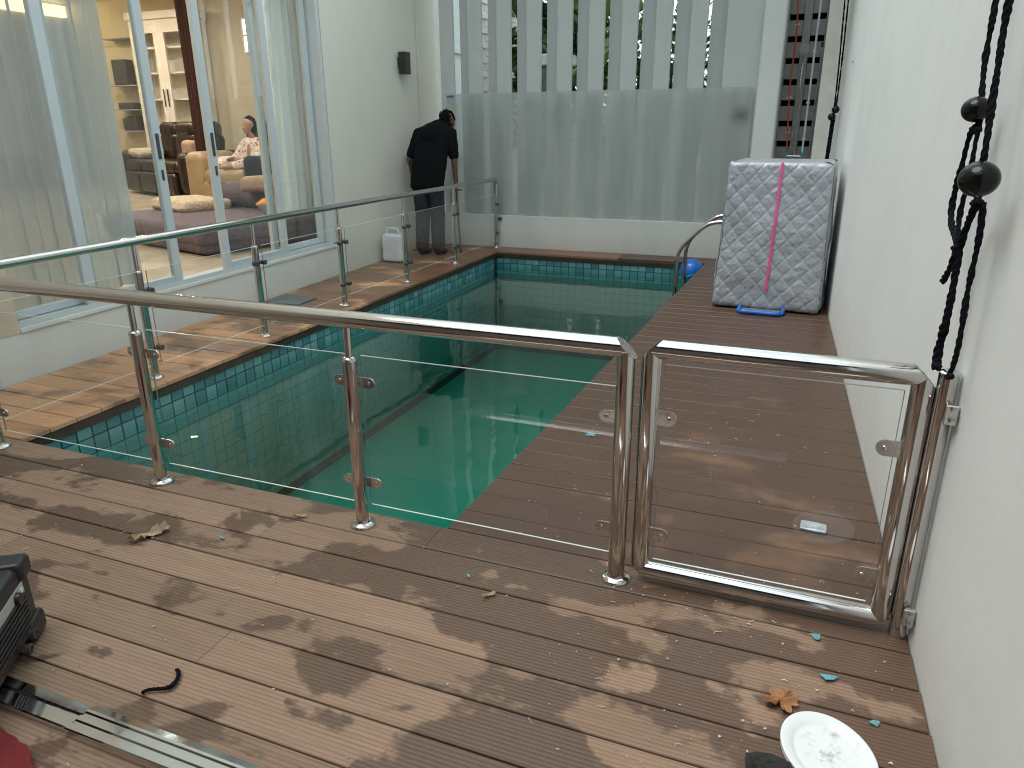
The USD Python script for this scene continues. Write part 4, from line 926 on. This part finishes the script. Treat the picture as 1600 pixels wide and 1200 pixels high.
R2 = lambda m: bump_mesh(place(m, (-9.75, 11.35, RZ), -.5), .012, 5, 3)
obj('seat', R2(rbox(-.42, .42, -.45, .4, .05, .62, .1)), 'leather_brown', ra, True)
obj('backrest', R2(rbox(-.4, .4, .15, .42, .55, 1.36, .12)), 'leather_brown', ra, True)
obj('armrest', R2(rbox(.3, .48, -.4, .35, .5, .85, .08)), 'leather_brown', ra, True)
obj('armrest', R2(rbox(-.48, -.3, -.4, .35, .5, .85, .08)), 'leather_brown', ra, True)
# beige sofa
bs = thing('beige_sofa', 'beige leather sofa on which the woman sits', 'sofa', (-8.6, 10.2, RZ))
Bz = lambda m: bump_mesh(m, .012, 5, 4)
obj('base', Bz(rbox(-9.62, -7.5, 9.72, 10.7, RZ + .02, .75, .09)), 'leather_beige', bs, True)
obj('seat_cushion', Bz(rbox(-9.25, -8.42, 9.66, 10.5, .70, .93, .09)), 'leather_beige', bs, True)
obj('seat_cushion', Bz(rbox(-8.4, -7.7, 9.66, 10.5, .70, .93, .09)), 'leather_beige', bs, True)
obj('armrest', Bz(rbox(-9.68, -9.27, 9.70, 10.6, RZ + .05, 1.20, .13)), 'leather_beige', bs, True)
obj('backrest', Bz(rbox(-9.3, -7.5, 10.45, 10.75, .8, 1.28, .12)), 'leather_beige', bs, True)
obj('navy_blanket', bump_mesh(rbox(-8.36, -7.7, 9.56, 10.3, .45, 1.15, .1), .05, 4, 2), 'navy_cloth', None, True, 'dark navy blanket heaped on the beige sofa right of the woman', 'blanket')
# mattress by the door
MA = math.radians(-17); mc = (-6.36, 6.80, RZ)
bd = thing('mattress', 'low mattress with a purple quilted cover by the open glass door', 'mattress', mc)
P_ = lambda m, s=1: bump_mesh(place(m, mc, MA), .02, 6, s)
obj('pad', P_(rbox(-1.07, 1.07, -.84, .84, .01, .27, .07)), 'purple_cloth', bd, True)
obj('cover', P_(rbox(-1.1, 1.1, -.865, .865, .10, .295, .07), 4), 'purple_cloth', bd, True)
obj('fluffy_blanket', bump_mesh(place(rbox(-1.1, -.3, -.25, .4, .27, .42, .07), mc, MA), .035, 12, 8), 'cream_fluff', None, True, 'fluffy cream blanket on the left end of the purple mattress', 'blanket')
obj('bolster', bump_mesh(sweep([(-6.75, 7.45, .78), (-6.0, 7.40, .78), (-5.3, 7.0, .78)], [.15, .16, .15], 20), .015, 6), 'purple_cloth', None, True, 'round mauve bolster lying across the mattress', 'bolster')
obj('folded_sheet', bump_mesh(rbox(-6.3, -5.25, 7.1, 7.7, .84, 1.02, .07), .03, 7, 3), 'tan_cloth', None, True, 'pinkish folded sheet piled on the bolster', 'sheet')
bw = thing('snack_bowl', 'glass bowl heaped with orange snacks on the mattress', 'bowl', (-5.55, 6.75, .64))
obj('bowl', lathe([(.06, 0), (.16, .12), (.165, .12), (.07, .006), (.06, 0)], (-5.55, 6.75, .64)), 'bowl_glass', bw, 40)
obj('snacks', bump_mesh(ell((-5.55, 6.75, .76), (.15, .15, .06)), .02, 20), 'orange_snack', bw, True)
wd = thing('room_window', 'small bright window high on the living room back wall', 'window', (-10.95, 13.28, 3.0))
obj('pane', box(-11.1, -10.8, 13.27, 13.295, 3.05, 3.65), 'window_glow', wd)
obj('frame', [box(-11.14, -11.1, 13.25, 13.298, 3.01, 3.69), box(-10.8, -10.76, 13.25, 13.298, 3.01, 3.69), box(-11.1, -10.8, 13.25, 13.298, 3.65, 3.69), box(-11.1, -10.8, 13.25, 13.298, 3.01, 3.05), box(-11.1, -10.8, 13.255, 13.268, 3.33, 3.37), box(-10.97, -10.93, 13.254, 13.267, 3.05, 3.33)], 'white_paint', wd)

# ------------------------------------------------------------------ behind the slats: trees and a neighbour's wall
def leaves(c, r, n, size, seed):
    g = np.random.default_rng(seed); V, F = [], []
    cl = [(c + g.normal(size=3) * np.array(r) * .5) for _ in range(14)]
    for i in range(n):
        q_ = cl[g.integers(len(cl))] + g.normal(size=3) * np.array(r) * .28
        a = g.normal(size=3); a /= np.linalg.norm(a); b = np.cross(a, g.normal(size=3)); b /= np.linalg.norm(b); nn = np.cross(a, b)
        s = size * g.uniform(.6, 1.5); k_ = len(V)
        V += [q_, q_ + a * s * .5 + b * s * .22 + nn * s * .06, q_ + a * s, q_ + a * s * .5 - b * s * .22 + nn * s * .06]; F += [(k_, k_ + 1, k_ + 2), (k_, k_ + 2, k_ + 3)]
    return trimesh.Trimesh(V, F, process=False)
def tree(name, label, x, y, h_, r, n, size, mats, seed):
    t = thing(name, label, 'tree', (x, y, gz))
    obj('trunk', sweep(spline([(x, y, gz), (x + .06, y - .03, h_ * .4), (x - .05, y + .05, h_ * .75), (x + .02, y, h_ * 1.0)], 12), np.linspace(.075, .03, 12), 8), 'bark', t, True)
    g = np.random.default_rng(seed)
    for i in range(5):
        z = h_ * g.uniform(.35, .85); a = g.uniform(0, 6.3); obj('limb', sweep([(x, y, z), (x + .3 * math.cos(a), y + .3 * math.sin(a), z + .3), (x + .6 * math.cos(a), y + .6 * math.sin(a), z + .5)], [.03, .02, .01], 6), 'bark', t, True)
    for i, mm in enumerate(mats):
        obj('crown', leaves(np.array([x, y, h_]), r, n, size, seed + i * 7), mm, t)
tree('garden_tree', 'broad leafed garden tree with light green leaves behind the left slats', -4.05, 12.6, 2.9, (.8, .7, 1.4), 700, .30, ('leaf_light', 'leaf_mid'), 3)
tree('garden_tree', 'dark green garden tree with sky gaps behind the middle slats', -2.9, 12.6, 2.2, (1.0, .6, 1.5), 1500, .12, ('leaf_dark', 'leaf_mid'), 13)
tree('garden_tree', 'dark small leafed garden tree behind the right slats', -1.5, 12.3, 2.1, (1.0, .6, 1.5), 1800, .10, ('leaf_dark', 'leaf_dark'), 23)
obj('neighbour_wall', box(-4.8, 1.5, 14.2, 14.4, -.15, 1.9, .01), 'plaster_low', None, False, 'pale garden wall far behind the slat screen and trees', 'wall')
tk = thing('water_tank', 'grey teal box tank with a white lid behind the left slats', 'tank', (-4.05, 11.4, gz))
obj('tank_body', rbox(-4.4, -3.7, 11.7, 12.1, .9, 2.45, .04), 'mat_grey', tk, 40)
obj('lid', box(-4.45, -3.65, 11.65, 12.15, 2.452, 2.62, .02), 'white_paint', tk)
obj('stand', box(-4.35, -3.75, 11.75, 12.05, gz, .9), 'grey_panel', tk)

# ------------------------------------------------------------------ things lying on the front deck
# stainless steel door track: two overlapping lengths
ch = thing('steel_track', 'mirror polished steel floor track lying at the lower left of the deck', 'track', (-1.2, 1.0, 0))
def extrude_x(prof, x0, x1):
    m = prism([(1.035 + (p[0] - 1.02) * .66, .002 + (p[1] - .002) * .7) for p in prof], x1 - x0); v = np.array(m.vertices); m.vertices = np.c_[x0 + v[:, 2], v[:, 0], v[:, 1]]; return m
obj('lower_channel', extrude_x([(.955, .002), (1.085, .002), (1.085, .022), (1.038, .030), (1.030, .024), (1.022, .030), (.962, .030), (.955, .026)], -4.2, -1.70), 'steel', ch)
obj('upper_channel', extrude_x([(.945, .002), (1.095, .002), (1.095, .026), (1.06, .038), (1.048, .038), (1.042, .032), (1.03, .032), (1.024, .040), (1.0, .040), (.994, .034), (.982, .034), (.976, .042), (.95, .042), (.945, .038)], -1.695, .06), 'steel', ch)
# black machine case
cs = thing('machine_case', 'black ribbed machine case standing at the left edge of the deck', 'case', (-2.4, 1.2, 0))
CA = -.95
Cc = lambda m: place(m, (-2.165, 1.27, 0), CA)    # local x along the visible ribbed side, y = outward
cw, chh = .62, .275
obj('body', Cc(rbox(-.02 - cw * .0, cw, -.36, 0.0, .03, chh, .022)), 'black_plastic', cs, 40)
for i in range(7): obj('rib', Cc(box(.05, cw - .04, .0, .010, .085 + i * .016, .094 + i * .016, .002)), 'black_plastic', cs)
for (a, b) in ((-.03, .06),):
    obj('corner_guard', Cc(rbox(-.035, .075, -.10, .014, .004, .082, .02)), 'black_plastic', cs, 40); obj('corner_guard', Cc(rbox(-.032, .055, -.09, .012, chh - .055, chh + .012, .018)), 'black_plastic', cs, 40)
obj('knob', Cc(lathe([(0, 0), (.011, 0), (.010, .006), (0, .009)], (.065, .0, .205), 16, axis=(0, 1, 0))), 'white_knob', cs, 40)
obj('knob', Cc(lathe([(0, 0), (.020, 0), (.018, .016), (0, .018)], (.105, .0, .2), 16, axis=(0, 1, 0))), 'black_plastic', cs, 40)
obj('socket', Cc(lathe([(0, 0), (.017, 0), (.017, .016), (.011, .018), (.010, .012), (0, .012)], (.10, .012, .066), 16, axis=(0, 1, 0))), 'dark_metal', cs, 40)
obj('socket', Cc(lathe([(0, 0), (.017, 0), (.017, .016), (.011, .018), (.010, .012), (0, .012)], (.15, .012, .046), 16, axis=(0, 1, 0))), 'dark_metal', cs, 40)
obj('face_strip', Cc(box(.045, .5, .0, .004, .185, .225, .001)), 'grey_panel', cs)
# red cloth in the corner
rcl = subdiv(prism([(-2.6, .35), (-1.5, .30), (-1.42, .62), (-1.63, .85), (-1.74, .905), (-1.86, .935), (-2.6, .94)], .022, .003), 5)
v_ = np.array(rcl.vertices); nz = meshkit.fbm(v_ * 9, 3, 4) - .5; v_[:, 2] = np.maximum(v_[:, 2] + nz * .03 * (v_[:, 2] > .015), .003); v_[:, :2] += (meshkit.fbm(v_[:, :2].repeat(2, 1)[:, :3] * 14, 2, 8) - .5)[:, None] * .03; rcl = trimesh.Trimesh(v_, rcl.faces, process=False)
obj('red_cloth', rcl, 'red_cloth', None, True, 'dark red cloth in the lower left corner of the deck', 'cloth')
# white plastic lid
lid = thing('plastic_lid', 'scuffed white plastic lid lying upside down on the front deck', 'lid', (.225, 1.675, 0))
mk('lid_white', {'g': ('geometry', {}), 'n': ('noise_texture', {'scale': 28.0, 'detail': 8.0, 'roughness': .75}), 'd': ('vector_math', {'math_type': 'distance', 'vector2': (.225, 1.68, .01)}),
    'dr': ('map_range', {'from_min': .03, 'from_max': .09, 'to_min': 1.0, 'to_max': 0.0, 'clamp': True}), 'r': ('rgb_ramp', {'ramp': [(.5, (0, 0, 0)), (.66, (.8, .8, .8))]}), 'mu': ('math', {'math_type': 'multiply'}),
    'mx': ('mix', {'color1': (.70, .73, .75), 'color2': (.16, .14, .13)}), 'p': ('principled_bsdf', {'roughness': .35})},
   [('g.position', 'n.vector'), ('g.position', 'd.vector1'), ('d.value', 'dr.value'), ('n.fac', 'r.fac'), ('r.color', 'mu.value1'), ('dr.result', 'mu.value2'), ('mu.value', 'mx.fac'), ('mx.color', 'p.base_color')])
lm = lathe([(0, .006), (.076, .006), (.084, .009), (.090, .016), (.108, .020), (.113, .018), (.113, .004), (.108, .002), (0, .002)], (0, 0, 0), 56)
lm.apply_scale((1.0, 1.22, 1)); lm = rot(lm, .45); lm.apply_translation((.222, 1.655, 0))
obj('disc', lm, 'lid_white', lid, 35)
m = bump_mesh(trimesh.creation.icosphere(4, .055), .02, 34); m.apply_scale((1.1, .8, .45)); m.apply_translation((.085, 1.535, .026))
obj('scrub_pad', m, 'sponge_dark', None, True, 'dark scrubbing pad beside the white lid', 'scrubbing pad')
# leaves and litter
def leaf_mesh(c, s, ang, seed, star=True):
    g = np.random.default_rng(seed); N = 40; V = [(0, 0, .012)]; F = []; am_ = g.uniform(.12, .58, 5)
    for i in range(N):
        a = i / N * 2 * np.pi; r = s * (.50 + am_[int(a / 1.2567) % 5] * abs(math.sin(2.5 * a)) ** 1.3 + g.uniform(-.09, .09)) if star else s * (.35 + .6 * abs(math.cos(a)) ** 1.5 + g.uniform(-.08, .08))
        for q_ in (.55, 1.0): V.append((r * q_ * math.cos(a), r * q_ * math.sin(a) * (1 if star else .55), .006 + q_ * s * .42 * g.uniform(0, 1) * (.5 + .5 * math.sin(2 * a + 1))))
    for i in range(N):
        j = (i + 1) % N; a0, a1, b0, b1 = 1 + 2 * i, 2 + 2 * i, 1 + 2 * j, 2 + 2 * j; F += [(0, a0, b0), (a0, a1, b1), (a0, b1, b0)]
    V = np.array(V); V2 = np.vstack([V, V - [0, 0, .0012]]); K = len(V); F = F + [(a + K, c_ + K, b + K) for a, b, c_ in F]
    m = rot(trimesh.Trimesh(V2, F, process=False), ang); m.apply_translation((c[0], c[1], .001 + .0014)); return m
obj('dry_leaf', leaf_mesh((.105, 1.815), .062, .6, 3), 'leaf_brown', None, False, 'curled orange brown dry leaf beside the white lid', 'leaf')
obj('dry_leaf', leaf_mesh((-2.31, 1.845), .085, 1.05, 5, False), 'leaf_pale', None, False, 'pale crumpled dry leaf on the deck in front of the left post', 'leaf')
obj('dry_leaf', leaf_mesh((-.87, 1.97), .028, .8, 8, False), 'leaf_pale', None, False, 'small pinkish leaf scrap in front of the pool corner', 'leaf')
obj('dry_leaf', leaf_mesh((-1.83, 2.19), .03, .2, 9, False), 'leaf_pale', None, False, 'small tan leaf left of the second front post', 'leaf')
obj('cable_tie', braid([(-1.625, 1.175, .008), (-1.595, 1.20, .012), (-1.565, 1.22, .012), (-1.57, 1.255, .012), (-1.605, 1.285, .008)], .006, 160), 'rope_black', None, True, 'short bent piece of black cord on the deck near the steel track', 'cord')
fo = bump_mesh(subdiv(rot(rbox(.135, .235, 2.825, 2.895, .002, .014, .005), -.05, (0, 0, 1), (.18, 2.86, 0)), 2), .003, 60)
obj('foil_pack', fo, 'foil_grey', None, True, 'crumpled silver grey sachet on the deck behind the gate', 'sachet')
def scrap(c, s, seed, h=.006):
    g = np.random.default_rng(seed); n = g.integers(4, 7); a = np.sort(g.uniform(0, 6.28, n)); r = s * g.uniform(.5, 1.1, n)
    P = np.c_[r * np.cos(a), r * np.sin(a) * .7]
    V = [(0, 0, h * .9)] + [(x, y_, h * g.uniform(.15, 1.0)) for x, y_ in P]; K = len(V)
    F = [(0, 1 + i, 1 + (i + 1) % n) for i in range(n)]; V2 = np.vstack([V, np.array(V) - [0, 0, .0015]]); F += [(a_ + K, c_ + K, b_ + K) for a_, b_, c_ in F]
    m = trimesh.Trimesh(V2, F, process=False); m.apply_translation((c[0], c[1], .0018)); return m
cy_l = {(-.93, 3.47): (.05, 'large cyan tape scrap behind the front railing by the pool edge'), (.19, 2.14): (.028, 'cyan tape scrap just in front of the gate'), (.23, 1.96): (.032, 'cyan tape scrap between the gate and the brown leaf'),
        (.34, 1.82): (.018, 'tiny teal scrap right of the white lid near the wall'), (-2.02, 1.93): (.018, 'teal scrap on the deck left of the middle front post'), (-.98, 2.05): (.02, 'teal scrap on the first board before the pool corner')}
for i, ((x, y_), (s, lab)) in enumerate(cy_l.items()): obj('tape_scrap', scrap((x, y_), s, 40 + i, .012), 'tape_cyan', None, False, lab, 'tape scrap')
# countless crumbs and threads
cr_, th_ = [], []
g = np.random.default_rng(99)
for i in range(380):
    if i < 150: x, y_ = g.uniform(-3.9, .42), g.uniform(.9, 2.3)
    elif i < 290: x, y_ = g.normal(-.1, .3), g.normal(1.9, .35)
    else: x, y_ = g.uniform(-1.0, .4), g.uniform(2.4, 4.2)
    if y_ > 2.33 and x < prx(y_) + .03 or x > rhx(y_) - .03: continue
    if i % 8: cr_.append(scrap((x, y_), g.uniform(.0015, .0065) * (1.6 if i % 11 == 0 else 1), 1000 + i, .005))
    else:
        a = g.uniform(0, 6.28); L_ = g.uniform(.008, .03); b_ = a + g.uniform(-1.6, 1.6); c_ = b_ + g.uniform(-1.8, 1.8)
        p = spline([(x, y_, .003), (x + L_ * .4 * math.cos(a), y_ + L_ * .4 * math.sin(a), .006), (x + L_ * .4 * (math.cos(a) + math.cos(b_)), y_ + L_ * .4 * (math.sin(a) + math.sin(b_)), .005), (x + L_ * .4 * (math.cos(a) + math.cos(b_) + .7 * math.cos(c_)), y_ + L_ * .4 * (math.sin(a) + math.sin(b_) + .7 * math.sin(c_)), .003)], 9)
        th_.append(sweep(p, g.uniform(.0006, .0012), 4))
obj('debris', cr_, 'paper_bit', None, False, 'pale crumbs of plaster and plastic scattered over the deck', 'debris', kind='stuff')
obj('shavings', th_, 'wire_pale', None, False, 'thin pale plastic shavings scattered over the deck', 'shavings', kind='stuff')
